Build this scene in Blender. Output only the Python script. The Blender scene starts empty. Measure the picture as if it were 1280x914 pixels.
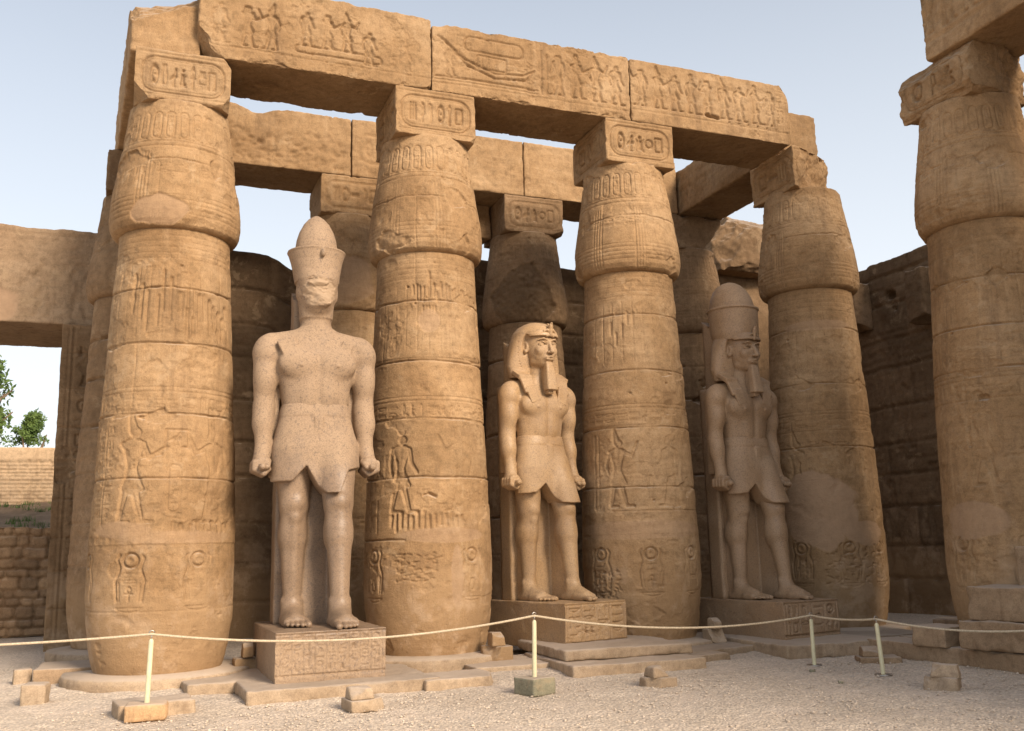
import bpy, math, random
import numpy as np
R = math.radians
SC = bpy.context.scene
COL = SC.collection

# ------------------------------------------------------------------ camera
cd = bpy.data.cameras.new('camera'); cam = bpy.data.objects.new('camera', cd); COL.objects.link(cam)
SC.camera = cam
cd.sensor_width = 36.0; cd.lens = 36.0*1214.9/1280.0; cd.clip_start = .1; cd.clip_end = 3000
PITCH, ROLL = .1825, -.0246
from mathutils import Matrix, Vector
cp, sp = math.cos(PITCH), math.sin(PITCH)
F_ = Vector((0, cp, sp)); R0 = Vector((1, 0, 0)); U0 = Vector((0, -sp, cp))
Rr = R0*math.cos(ROLL) + U0*math.sin(ROLL); Ur = -R0*math.sin(ROLL) + U0*math.cos(ROLL)
mw = Matrix((Rr, Ur, -F_)).transposed().to_4x4(); mw.translation = Vector((0, 0, 1.68))
cam.matrix_world = mw

# ------------------------------------------------------------------ light
SUN_AZ, SUN_EL = 139.0, 30.0
world = bpy.data.worlds.new('World'); SC.world = world; world.use_nodes = True
nt = world.node_tree; bg = nt.nodes['Background']
sk = nt.nodes.new('ShaderNodeTexSky'); sk.sky_type = 'NISHITA'; sk.sun_disc = False
sk.sun_elevation = R(SUN_EL); sk.sun_rotation = R(SUN_AZ)
sk.air_density = 1.0; sk.dust_density = 3.0; sk.ozone_density = 1.0
mx = nt.nodes.new('ShaderNodeMixRGB'); tc = nt.nodes.new('ShaderNodeTexCoord'); sz = nt.nodes.new('ShaderNodeSeparateXYZ'); nt.links.new(tc.outputs['Generated'], sz.inputs[0])
rm = nt.nodes.new('ShaderNodeMapRange'); rm.inputs[1].default_value = 0.; rm.inputs[2].default_value = .62; rm.inputs[3].default_value = .93; rm.inputs[4].default_value = .28
nt.links.new(sz.outputs[2], rm.inputs[0]); nt.links.new(rm.outputs[0], mx.inputs[0])
mx.inputs[2].default_value = (8.3, 8.6, 8.9, 1)          # thin even veil of high haze in the sky
nt.links.new(sk.outputs[0], mx.inputs[1]); nt.links.new(mx.outputs[0], bg.inputs[0])
bg.inputs[1].default_value = .118
sl = bpy.data.lights.new('sun', 'SUN'); so = bpy.data.objects.new('sun', sl); COL.objects.link(so)
sl.energy = 4.6; sl.angle = R(19); sl.color = (1.0, .84, .665)
sd = Vector((math.sin(R(SUN_AZ))*math.cos(R(SUN_EL)), math.cos(R(SUN_AZ))*math.cos(R(SUN_EL)), math.sin(R(SUN_EL))))
so.rotation_euler = sd.to_track_quat('Z', 'Y').to_euler(); so.location = sd*60
SC.view_settings.view_transform = 'Standard'; SC.view_settings.look = 'None'
SC.view_settings.exposure = .27; SC.view_settings.gamma = 1
SC.render.engine = 'CYCLES'; SC.cycles.max_bounces = 4; SC.cycles.diffuse_bounces = 2; SC.cycles.use_denoising = True

# ------------------------------------------------------------------ frame of the court
PH = .3778; OX, OY = -4.7739, 13.3408
def W(u, v, z=0.0):
    return (OX + u*math.cos(PH) - v*math.sin(PH), OY + u*math.sin(PH) + v*math.cos(PH), z)
CAM_UV = (-(OX*math.cos(PH)+OY*math.sin(PH)), -(-OX*math.sin(PH)+OY*math.cos(PH)))

# ------------------------------------------------------------------ noise
def _h(i, j, k, s):
    n = (i*374761393 + j*668265263 + k*2147483647 + s*974634777) & 0xffffffff
    n = ((n ^ (n >> 13))*1274126177) & 0xffffffff
    n = n ^ (n >> 16)
    return (n & 0xffffff)/float(0x1000000)
def vnoise(P, seed=0):
    P = np.asarray(P, float); I = np.floor(P).astype(np.int64); f = P - I; f = f*f*(3-2*f)
    i, j, k = I[..., 0], I[..., 1], I[..., 2]; x, y, z = f[..., 0], f[..., 1], f[..., 2]
    def c(a, b, d): return _h(i+a, j+b, k+d, seed)
    r = ((c(0,0,0)*(1-x)+c(1,0,0)*x)*(1-y) + (c(0,1,0)*(1-x)+c(1,1,0)*x)*y)*(1-z) + \
        ((c(0,0,1)*(1-x)+c(1,0,1)*x)*(1-y) + (c(0,1,1)*(1-x)+c(1,1,1)*x)*y)*z
    return r*2-1
def fbm(P, o=3, seed=0, g=.5):
    P = np.asarray(P, float); s = 0; a = 1.; t = 0
    for q in range(o):
        s = s + a*vnoise(P, seed+q*17); t += a; a *= g; P = P*2.03+11.3
    return s/t
def n1(x, seed=0, o=3):
    x = np.asarray(x, float); return fbm(np.stack([x, x*0+seed*3.7, x*0+.5], -1), o, seed)
def sstep(a, b, x):
    t = np.clip((x-a)/(b-a), 0, 1); return t*t*(3-2*t)

# ------------------------------------------------------------------ relief canvas (depth cut into a face, metres)
class Canvas:
    def __init__(s, x0, x1, z0, z1, res=84):
        s.x0, s.x1, s.z0, s.z1, s.res = x0, x1, z0, z1, res; s.gain = 1.5
        s.nx = int((x1-x0)*res)+1; s.nz = int((z1-z0)*res)+1
        s.R = np.zeros((s.nx, s.nz)); s.J = np.zeros((s.nx, s.nz)); s.T = np.zeros((s.nx, s.nz)); s.Pt = np.zeros((s.nx, s.nz))
    def win(s, xa, xb, za, zb):
        i0 = max(0, int((xa-s.x0)*s.res)); i1 = min(s.nx, int((xb-s.x0)*s.res)+2)
        j0 = max(0, int((za-s.z0)*s.res)); j1 = min(s.nz, int((zb-s.z0)*s.res)+2)
        if i1 <= i0 or j1 <= j0: return None
        X, Z = np.meshgrid(s.x0+np.arange(i0, i1)/s.res, s.z0+np.arange(j0, j1)/s.res, indexing='ij')
        return (slice(i0, i1), slice(j0, j1)), X, Z
    def sdf(s, prims, m=.05):
        xs = []; zs = []
        for p in prims:
            if p[0] == 'c': xs += [p[1]-p[5], p[3]-p[6], p[1]+p[5], p[3]+p[6]]; zs += [p[2]-p[5], p[4]-p[6], p[2]+p[5], p[4]+p[6]]
            elif p[0] == 'o': xs += [p[1]-p[3]-p[5], p[1]+p[3]+p[5]]; zs += [p[2]-p[4]-p[5], p[2]+p[4]+p[5]]
            else: xs += [p[1]-p[6], p[3]+p[6]]; zs += [p[2]-p[6], p[4]+p[6]]
        w = s.win(min(xs)-m, max(xs)+m, min(zs)-m, max(zs)+m)
        if w is None: return None
        sl_, X, Z = w; D = np.full(X.shape, 9.)
        for p in prims:
            if p[0] == 'c':
                _, a, b, c, d, r1, r2 = p; dx, dz = c-a, d-b; L = dx*dx+dz*dz+1e-12
                t = np.clip(((X-a)*dx+(Z-b)*dz)/L, 0, 1)
                D = np.minimum(D, np.hypot(X-a-t*dx, Z-b-t*dz)-(r1+(r2-r1)*t))
            elif p[0] == 'o':      # elliptic ring
                _, a, b, rx, rz, r = p
                q = np.hypot((X-a)/rx, (Z-b)/rz); D = np.minimum(D, np.abs(q-1)*min(rx, rz)-r)
            elif p[0] == 'b':      # rounded box outline  x0 z0 x1 z1 corner r
                _, a, b, c, d, cr, r = p
                qx = np.abs(X-(a+c)/2)-(c-a)/2+cr; qz = np.abs(Z-(b+d)/2)-(d-b)/2+cr
                e = np.hypot(np.maximum(qx, 0), np.maximum(qz, 0))+np.minimum(np.maximum(qx, qz), 0)-cr
                D = np.minimum(D, np.abs(e)-r)
            elif p[0] == 'f':      # filled rounded box
                _, a, b, c, d, cr, r = p
                qx = np.abs(X-(a+c)/2)-(c-a)/2+cr; qz = np.abs(Z-(b+d)/2)-(d-b)/2+cr
                D = np.minimum(D, np.hypot(np.maximum(qx, 0), np.maximum(qz, 0))+np.minimum(np.maximum(qx, qz), 0)-cr)
        return sl_, X, Z, D
    def cut(s, prims, depth=.016, soft=.0, lay='R'):
        r = s.sdf(prims)
        if r is None: return
        sl_, X, Z, D = r; A = getattr(s, lay)
        v = depth*np.clip(.5-D*s.res*.8, 0, 1) if not soft else depth*np.clip(-D/soft, 0, 1)
        A[sl_] = np.maximum(A[sl_], v)
    def sunk(s, prims, depth=.026, w=.035, floor=.25):
        r = s.sdf(prims)
        if r is None: return
        sl_, X, Z, D = r
        v = np.where(D < 0, depth*(floor+(1-floor)*np.exp(D/w)), 0)*np.clip(.6-D*s.res*.7, 0, 1)
        v = np.where((D >= 0) & (D < .004), depth*.3, v)
        s.R[sl_] = np.maximum(s.R[sl_], v)
    def line(s, pts, r=.009, depth=.016, lay='R'):
        s.cut([('c', a[0], a[1], b[0], b[1], r, r) for a, b in zip(pts[:-1], pts[1:])], depth, 0, lay)
    def gouge(s, x, z, h, w=.016, depth=.03):
        depth = depth*1.25; w = w*2.0
        s.cut([('c', x, z-h/2, x+random.uniform(-.01, .01), z+h/2, w*.7, w)], depth, w, 'J')
    def joint_h(s, z, xa=None, xb=None, seed=0, amp=.03, depth=.06, w=.012, slope=0.):
        xa = s.x0 if xa is None else xa; xb = s.x1 if xb is None else xb
        w_ = s.win(xa, xb, z-.22, z+.22)
        if w_ is None: return
        sl_, X, Z = w_
        zc = z + amp*n1(X*1.3, seed) + amp*.35*n1(X*9, seed+5) + slope*(X-(xa+xb)/2)
        ww = w*(1+.9*np.clip(n1(X*5, seed+9), -.6, 1.6)) + .035*np.clip(n1(X*2.3, seed+21)-.45, 0, 1)
        dd = depth*(.55+.6*n1(X*3, seed+3))
        v = dd*np.clip(1-np.abs(Z-zc)/(ww+1e-4), 0, 1)**.6
        s.J[sl_] = np.maximum(s.J[sl_], v)
    def joint_v(s, x, za, zb, seed=0, amp=.015, depth=.045, w=.009):
        w_ = s.win(x-.12, x+.12, za, zb)
        if w_ is None: return
        sl_, X, Z = w_
        xc = x + amp*n1(Z*1.7, seed) + amp*.4*n1(Z*10, seed+5)
        ww = w*(1+.8*np.clip(n1(Z*4, seed+9), -.6, 1.5)); dd = depth*(.55+.6*n1(Z*3, seed+3))
        s.J[sl_] = np.maximum(s.J[sl_], dd*np.clip(1-np.abs(X-xc)/ww, 0, 1)**.6)
    def patch(s, x, z, rx, rz, depth=.012, seed=0, col=1., sharp=.12, rag=.25, tone=0.):
        w_ = s.win(x-rx*1.6, x+rx*1.6, z-rz*1.6, z+rz*1.6)
        if w_ is None: return
        sl_, X, Z = w_
        if col == 0:      # angular break: a sheared-off flake
            ca, sa = math.cos(seed), math.sin(seed); a_, b_ = (X-x)/rx, (Z-z)/rz
            q = np.maximum(np.maximum(np.abs(a_*ca+b_*sa), np.abs(-a_*.7+b_*.8)), np.abs(a_*.9+b_*.5))+rag*1.3*fbm(np.stack([X*6, Z*6, X*0+seed], -1), 5, seed, .6)
            m = sstep(1+sharp/2, 1-sharp/2, q); depth = depth*(.35+.75*np.clip(.5+.5*(b_*math.cos(seed*3)+a_*math.sin(seed*3)), 0, 1)+.5*fbm(np.stack([X*14, Z*14, X*0+seed], -1), 3, seed))
        else:
            q = np.hypot((X-x)/rx, (Z-z)/rz) + rag*fbm(np.stack([X*3.3, Z*3.3, X*0+seed], -1), 4, seed); m = sstep(1+sharp/2, 1-sharp/2, q)
        s.Pt[sl_] = np.maximum(s.Pt[sl_], m*col); s.R[sl_] *= (1-m); s.J[sl_] *= (1-m*.9)
        s.J[sl_] += depth*m; s.T[sl_] += tone*m
    def fade(s, x, z, rx, rz, amt=1., seed=0):
        w_ = s.win(x-rx*1.5, x+rx*1.5, z-rz*1.5, z+rz*1.5)
        if w_ is None: return
        sl_, X, Z = w_
        q = np.hypot((X-x)/rx, (Z-z)/rz) + .3*fbm(np.stack([X*3, Z*3, X*0], -1), 3, seed)
        s.R[sl_] *= 1-amt*sstep(1.15, .7, q)
    def finish(s, seed=0, wear=.75, flake=.011):
        X, Z = np.meshgrid(s.x0+np.arange(s.nx)/s.res, s.z0+np.arange(s.nz)/s.res, indexing='ij')
        m = fbm(np.stack([X*1.6, Z*1.6, X*0+seed], -1), 4, seed)
        s.R *= 1-wear*sstep(.0, .45, m)*.9
        if not getattr(s, 'fl', 0) and flake:
            s.fl = 1; m = fbm(np.stack([X*2.1, Z*2.6, X*0+seed*1.3], -1), 5, seed+50, .6); s.J = s.J+flake*(sstep(.16, .20, m)+.8*sstep(.33, .36, m))*(1-.8*np.clip(s.Pt, 0, 1))
            st_ = fbm(np.stack([X*1.1, Z*13, X*0+seed*2.3], -1), 4, seed+70); s.J = s.J+.008*np.clip(st_, -.3, .6)*sstep(-.1, .3, fbm(np.stack([X*.8, Z*.8, X*0+seed], -1), 3, seed+80))*(1-.9*np.clip(s.Pt, 0, 1))
        A = s.R*s.gain+s.J
        for ax in (0, 1):
            A = .16*np.roll(A, 1, ax)+.68*A+.16*np.roll(A, -1, ax)
        s.A = A; return s
    def sample(s, x, z, arr=None):
        A = s.A if arr is None else arr
        fx = np.clip((x-s.x0)*s.res, 0, s.nx-1.001); fz = np.clip((z-s.z0)*s.res, 0, s.nz-1.001)
        ok = (x >= s.x0) & (x <= s.x1) & (z >= s.z0) & (z <= s.z1)
        i = fx.astype(int); j = fz.astype(int); a = fx-i; b = fz-j
        return ((A[i, j]*(1-a)+A[i+1, j]*a)*(1-b)+(A[i, j+1]*(1-a)+A[i+1, j+1]*a)*b)*ok

# ------------------------------------------------------------------ carved signs, each in a unit box
def P_(pts, r=.045): return [('c', a[0], a[1], b[0], b[1], r, r) for a, b in zip(pts[:-1], pts[1:])]
GL = {
 'disc': [('o', .5, .5, .36, .36, .05)], 'sun': [('o', .5, .5, .36, .36, .05), ('c', .5, .5, .5, .5, .07, .07)],
 'reed': P_([(.5, .0), (.5, .95)], .03)+P_([(.5, .95), (.72, .8), (.74, .45), (.5, .3)], .04),
 'water': P_([(.0, .45), (.1, .6), (.2, .42), (.3, .6), (.4, .42), (.5, .6), (.6, .42), (.7, .6), (.8, .42), (.9, .6), (1, .45)], .04),
 'bird': [('c', .3, .42, .62, .5, .1, .17), ('c', .62, .5, .72, .82, .07, .07), ('c', .72, .82, .86, .78, .06, .02), ('c', .05, .3, .3, .42, .04, .08), ('c', .45, .4, .42, .05, .03, .03), ('c', .55, .4, .54, .05, .03, .03), ('c', .4, .04, .66, .04, .03, .03)],
 'house': P_([(.2, .1), (.1, .1), (.1, .85), (.9, .85), (.9, .1), (.7, .1)]),
 'mouth': P_([(.0, .5), (.25, .68), (.5, .72), (.75, .68), (1, .5), (.75, .34), (.5, .3), (.25, .34), (0, .5)]),
 'ankh': [('o', .5, .75, .15, .2, .04)]+P_([(.5, .0), (.5, .55)], .05)+P_([(.2, .5), (.8, .5)], .05),
 'was': P_([(.4, .0), (.5, .12), (.5, .85), (.25, .95), (.2, .8)], .035),
 'loaf': P_([(.1, .25), (.9, .25), (.85, .55), (.65, .75), (.35, .75), (.15, .55), (.1, .25)]),
 'basket': P_([(.0, .7), (1, .7), (.85, .4), (.5, .22), (.15, .4), (0, .7)]),
 'snake': P_([(.0, .25), (.2, .3), (.4, .22), (.6, .32), (.75, .3), (.8, .7), (.95, .78)], .05),
 'arm': P_([(.0, .6), (.15, .45), (.7, .45), (.95, .6)], .06)+P_([(.0, .6), (.0, .35)], .04),
 'comb': P_([(.05, .3), (.95, .3), (.95, .6), (.05, .6), (.05, .3)], .035)+P_([(.2, .6), (.2, .85)], .03)+P_([(.35, .6), (.35, .85)], .03)+P_([(.5, .6), (.5, .85)], .03)+P_([(.65, .6), (.65, .85)], .03)+P_([(.8, .6), (.8, .85)], .03),
 'bars': P_([(.2, .1), (.2, .9)], .05)+P_([(.5, .1), (.5, .9)], .05)+P_([(.8, .1), (.8, .9)], .05),
 'seat': [('c', .35, .2, .6, .2, .16, .14), ('c', .4, .2, .42, .6, .14, .1), ('c', .45, .78, .46, .8, .11, .11), ('c', .55, .5, .78, .55, .04, .03), ('c', .2, .08, .85, .08, .05, .05)],
 'feather': P_([(.5, .0), (.5, .6), (.6, .85), (.45, .98), (.3, .8), (.38, .5), (.42, .0)], .035),
 'jar': P_([(.35, .95), (.35, .7), (.22, .5), (.3, .1), (.7, .1), (.78, .5), (.65, .7), (.65, .95), (.35, .95)], .04),
 'beetle': [('c', .5, .25, .5, .55, .2, .2), ('c', .5, .75, .5, .78, .12, .12)]+P_([(.25, .5), (.05, .7)], .03)+P_([(.75, .5), (.95, .7)], .03)+P_([(.3, .2), (.08, .05)], .03)+P_([(.7, .2), (.92, .05)], .03),
 'box': [('b', .1, .15, .9, .85, .02, .05)], 'lines': P_([(.05, .3), (.95, .3)], .04)+P_([(.05, .5), (.95, .5)], .04)+P_([(.05, .7), (.95, .7)], .04),
}
def tr(prims, x, z, w, h, flip=False):
    o = []; m = min(w, h)
    fx = (lambda a: x+(1-a)*w) if flip else (lambda a: x+a*w)
    for p in prims:
        if p[0] == 'c': o.append(('c', fx(p[1]), z+p[2]*h, fx(p[3]), z+p[4]*h, p[5]*m, p[6]*m))
        elif p[0] == 'o': o.append(('o', fx(p[1]), z+p[2]*h, p[3]*w, p[4]*h, p[5]*m))
        else: a, c = sorted((fx(p[1]), fx(p[3]))); o.append((p[0], a, z+p[2]*h, c, z+p[4]*h, p[5]*m, p[6]*m))
    return o
WIDE = ['water', 'mouth', 'basket', 'snake', 'arm', 'comb', 'lines', 'loaf']; TALL = ['reed', 'ankh', 'was', 'feather', 'bars', 'jar', 'seat', 'bird', 'beetle', 'sun', 'house', 'box']
def text_col(cv, x, z1, w, z0, depth=.016, seed=0):
    rg = random.Random(seed); z = z1
    while z-w*.45 > z0:
        if rg.random() < .5:
            h = w*rg.uniform(.38, .5)
            if z-h < z0: break
            cv.cut(tr(GL[rg.choice(WIDE)], x+.08*w, z-h, w*.84, h*.95), depth); z -= h+w*.06
        else:
            h = w*rg.uniform(.75, .95)
            if z-h < z0: break
            if rg.random() < .5:
                cv.cut(tr(GL[rg.choice(TALL)], x+.12*w, z-h, w*.76, h*.95), depth)
            else:
                cv.cut(tr(GL[rg.choice(TALL)], x+.02*w, z-h, w*.46, h*.95), depth); cv.cut(tr(GL[rg.choice(TALL)], x+.52*w, z-h, w*.46, h*.95), depth)
            z -= h+w*.08
def text_row(cv, x0, x1, z, h, depth=.016, seed=0):
    rg = random.Random(seed); x = x0
    while x+h*.3 < x1:
        if rg.random() < .55:
            w = h*rg.uniform(.42, .6); cv.cut(tr(GL[rg.choice(TALL)], x, z, w, h), depth)
        else:
            w = h*rg.uniform(.75, 1.)
            if x+w > x1: break
            cv.cut(tr(GL[rg.choice(WIDE)], x, z+h*.5, w, h*.45), depth); cv.cut(tr(GL[rg.choice(WIDE)], x, z+.02*h, w, h*.42), depth)
        x += w+h*.12
def cart_h(cv, x0, x1, z0, z1, signs, depth=.018):
    h = z1-z0; cv.cut([('b', x0, z0, x1, z1, h*.36, .008)], depth); cv.cut([('b', x0+.035, z0+.035, x1-.035, z1-.035, h*.3, .005)], depth*.6)
    n = len(signs); w = (x1-x0-h*.4)/n
    for i, s in enumerate(signs):
        cv.cut(tr([(p[0],)+p[1:5]+tuple(q*1.5 for q in p[5:]) for p in GL[s]], x0+h*.2+i*w+w*.06, z0+h*.17, w*.88, h*.66), depth)
def cart_v(cv, x, z0, z1, w, seed=0, depth=.018):
    cv.cut([('b', x-w/2, z0, x+w/2, z1, w*.45, .009)], depth); cv.line([(x-w*.55, z0-.02), (x+w*.55, z0-.02)], .009, depth)
    text_col(cv, x-w*.36, z1-w*.15, w*.72, z0+.04, depth, seed)
def figure(cv, x, z, h, s=1, crown='tall', arms='offer', depth=.026, kilt=True, staff=False):
    """a carved standing figure, feet at (x,z), facing s"""
    p = [(.02, .86, .03, .87, .045, .05), (.0, .80, .0, .76, .03, .03), (-.1, .755, .1, .755, .03, .03), (-.03, .74, -.01, .55, .07, .045), (.04, .74, .01, .55, .07, .045),
         (-.045, .33, -.1, .04, .036, .022), (.04, .33, .11, .04, .036, .022), (-.1, .022, -.0, .022, .02, .014), (.11, .022, .21, .022, .02, .014)]
    if kilt: p += [(.0, .53, .0, .36, .055, .085), (.0, .5, .1, .33, .05, .03), (.0, .5, -.07, .34, .05, .03)]
    else: p += [(.0, .53, -.03, .06, .055, .07), (.0, .53, .05, .06, .055, .06)]
    if crown == 'tall': p += [(.0, .89, -.03, 1.02, .05, .03), (-.03, 1.02, -.035, 1.06, .03, .02)]
    if crown == 'plumes': p += [(-.01, .9, -.015, 1.16, .03, .022), (.035, .9, .04, 1.16, .03, .022)]
    if crown == 'disc': p += [(.01, .98, .01, .98, .055, .055)]
    if crown == 'wig': p += [(-.03, .88, -.05, .76, .045, .035)]
    if arms == 'offer': p += [(.1, .75, .16, .62, .026, .022), (.16, .62, .3, .72, .022, .016), (-.1, .75, .02, .62, .026, .022), (.02, .62, .26, .66, .02, .015)]
    elif arms == 'down': p += [(.11, .75, .13, .6, .026, .022), (.13, .6, .2, .48, .022, .016), (-.11, .75, -.14, .6, .026, .022), (-.14, .6, -.12, .45, .022, .016)]
    elif arms == 'up': p += [(.1, .75, .2, .7, .026, .02), (.2, .7, .28, .88, .02, .015), (-.1, .75, -.16, .6, .026, .02), (-.16, .6, -.12, .46, .02, .015)]
    pr = [('c', x+a*h*s, z+b*h, x+c*h*s, z+d*h, e*h, f*h) for a, b, c, d, e, f in p]
    cv.sunk(pr, depth, .012+.02*h)
    if staff: cv.line([(x+.24*h*s, z), (x+.24*h*s, z+.85*h)], .009, depth*.7)

# ------------------------------------------------------------------ meshes and objects
MATS = {}
def mesh_np(name, V, Q, T=None, attrs=None, smooth=True):
    me = bpy.data.meshes.new(name)
    V = np.asarray(V, np.float32); Q = np.asarray(Q, np.int32).reshape(-1, 4)
    T = np.zeros((0, 3), np.int32) if T is None else np.asarray(T, np.int32).reshape(-1, 3)
    nq, ntr = len(Q), len(T)
    me.vertices.add(len(V)); me.vertices.foreach_set('co', V.ravel())
    me.loops.add(nq*4+ntr*3); me.loops.foreach_set('vertex_index', np.concatenate([Q.ravel(), T.ravel()]))
    me.polygons.add(nq+ntr)
    st = np.concatenate([np.arange(nq)*4, nq*4+np.arange(ntr)*3]); tot = np.concatenate([np.full(nq, 4), np.full(ntr, 3)])
    me.polygons.foreach_set('loop_start', st.astype(np.int32)); me.polygons.foreach_set('loop_total', tot.astype(np.int32))
    me.update(calc_edges=True); me.validate()
    if smooth: me.polygons.foreach_set('use_smooth', np.ones(len(me.polygons), bool))
    for k, a in (attrs or {}).items():
        at = me.attributes.new(k, 'FLOAT', 'POINT'); at.data.foreach_set('value', np.asarray(a, np.float32))
    return me
def tag(o, label=None, cat=None, group=None, kind=None):
    if label: o['label'] = label
    if cat: o['category'] = cat
    if group: o['group'] = group
    if kind: o['kind'] = kind
    return o
def link(name, me, mat, parent=None, loc=None, rz=None):
    o = bpy.data.objects.new(name, me); COL.objects.link(o)
    if mat is not None and not me.materials: me.materials.append(MATS[mat] if isinstance(mat, str) else mat)
    if parent is not None: o.parent = parent
    if loc is not None: o.location = loc
    if rz is not None: o.rotation_euler = (0, 0, rz)
    return o
def thing(name, label, cat, uvz, rot=0, group=None):
    o = bpy.data.objects.new(name, None); COL.objects.link(o); o.empty_display_size = .3
    o.location = W(*uvz); o.rotation_euler = (0, 0, PH+R(rot)); return tag(o, label, cat, group)
def place(o, uvz, rot=0):
    o.location = W(*uvz); o.rotation_euler = (0, 0, PH+R(rot)); return o

def axis(n, L): return np.linspace(-L/2, L/2, n+1)
def block_mesh(name, size, res=.04, r0=.02, chip=.05, seed=0, cv=None, top=None, rough=.004, cuts=(), fq=2.2, base_sink=0., taper=0.):
    """worn squared stone: origin at the centre of its underside; cv maps face -> relief canvas (x along the face, z up)"""
    w, d, h = size; cv = cv or {}
    def ax(L): return np.linspace(0, L, max(3, int(math.ceil(L/res)))+1)
    X, Y, Z = ax(w)-w/2, ax(d)-d/2, ax(h)
    Vs = []; Qs = []; off = 0; fid = []
    def add(A, B, f, idn, flip):
        nonlocal off
        a, b = np.meshgrid(A, B, indexing='ij'); P = f(a, b).reshape(-1, 3); Vs.append(P); fid.append(np.full(len(P), idn))
        I = np.arange(len(A)*len(B)).reshape(len(A), len(B))+off
        q = np.stack([I[:-1, :-1], I[1:, :-1], I[1:, 1:], I[:-1, 1:]], -1).reshape(-1, 4)
        Qs.append(q[:, ::-1] if flip else q); off += len(P)
    st = lambda *a: np.stack(np.broadcast_arrays(*a), -1)
    add(X, Z, lambda a, b: st(a, -d/2, b), 0, False); add(X, Z, lambda a, b: st(a, d/2, b), 1, True)
    add(Y, Z, lambda a, b: st(-w/2, a, b), 2, True); add(Y, Z, lambda a, b: st(w/2, a, b), 3, False)
    add(X, Y, lambda a, b: st(a, b, h), 4, False); add(X, Y, lambda a, b: st(a, b, 0.), 5, True)
    P = np.concatenate(Vs); Q = np.concatenate(Qs)
    key = np.round(P*2000).astype(np.int64); _, fi, inv = np.unique(key, axis=0, return_index=True, return_inverse=True)
    P = P[fi]; Q = inv.ravel()[Q]
    c = np.array([0, 0, h/2]); hs = np.array([w, d, h])/2
    P0 = P.copy(); sd_ = np.array([seed*3.1, seed*1.7, seed*.9])
    r = r0*.5+chip*(np.clip(fbm(P*fq+sd_, 3, seed)*1.5-.1, 0, 1)+.28*np.clip(fbm(P*fq*4.5+sd_, 3, seed+4)*1.6+.05, 0, 1)); r = np.minimum(r, hs.min()*.8)[:, None]
    L = P-c; q = np.clip(L, -(hs-r), hs-r); dd = L-q; ln = np.linalg.norm(dd, axis=1, keepdims=True); n = dd/np.maximum(ln, 1e-9)
    L = q+n*np.minimum(ln, r)
    P = L+c
    nz = rough*(fbm(P*7+sd_, 4, seed+3)+.9*fbm(P*1.9+sd_, 2, seed+8)); P = P+n*nz[:, None]
    fl = fbm(P*2.7+sd_, 5, seed+44, .6); P = P-n*((.35*min(chip, .12)*min(1., hs.min()*3))*(.3*sstep(.2, .24, fl)+.25*sstep(.36, .4, fl)))[:, None]
    tone = np.full(len(P), random.Random(seed*7+1).uniform(-.12, .08)); pt = np.zeros(len(P))
    for f, C in cv.items():
        if f == 'front': m = P0[:, 1] < -d/2+1e-5; s_ = P0[:, 0]; nv = (0, -1, 0)
        elif f == 'left': m = P0[:, 0] < -w/2+1e-5; s_ = -P0[:, 1]; nv = (-1, 0, 0)
        elif f == 'right': m = P0[:, 0] > w/2-1e-5; s_ = P0[:, 1]; nv = (1, 0, 0)
        hgt = C.sample(s_, P0[:, 2])*m; P = P-np.array(nv)*hgt[:, None]
        tone += C.sample(s_, P0[:, 2], C.T)*m; pt += C.sample(s_, P0[:, 2], C.Pt)*m
    if top is not None: P[:, 2] *= (1+(top(P[:, 0])/h-1)*np.ones(len(P)))
    if taper: P[:, :2] *= (1-taper*P[:, 2:3]/h)
    for cu in cuts:
        nn = np.array(cu[:3], float); nn /= np.linalg.norm(nn); k = cu[3]; ro = cu[4] if len(cu) > 4 else .03
        s_ = P@nn-k-ro*fbm(P*3.1+sd_, 4, seed+31)*1.2
        P = P-nn*np.maximum(s_, 0)[:, None]
    return mesh_np(name, P, Q, attrs={'tone': tone, 'patch': pt})

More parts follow.
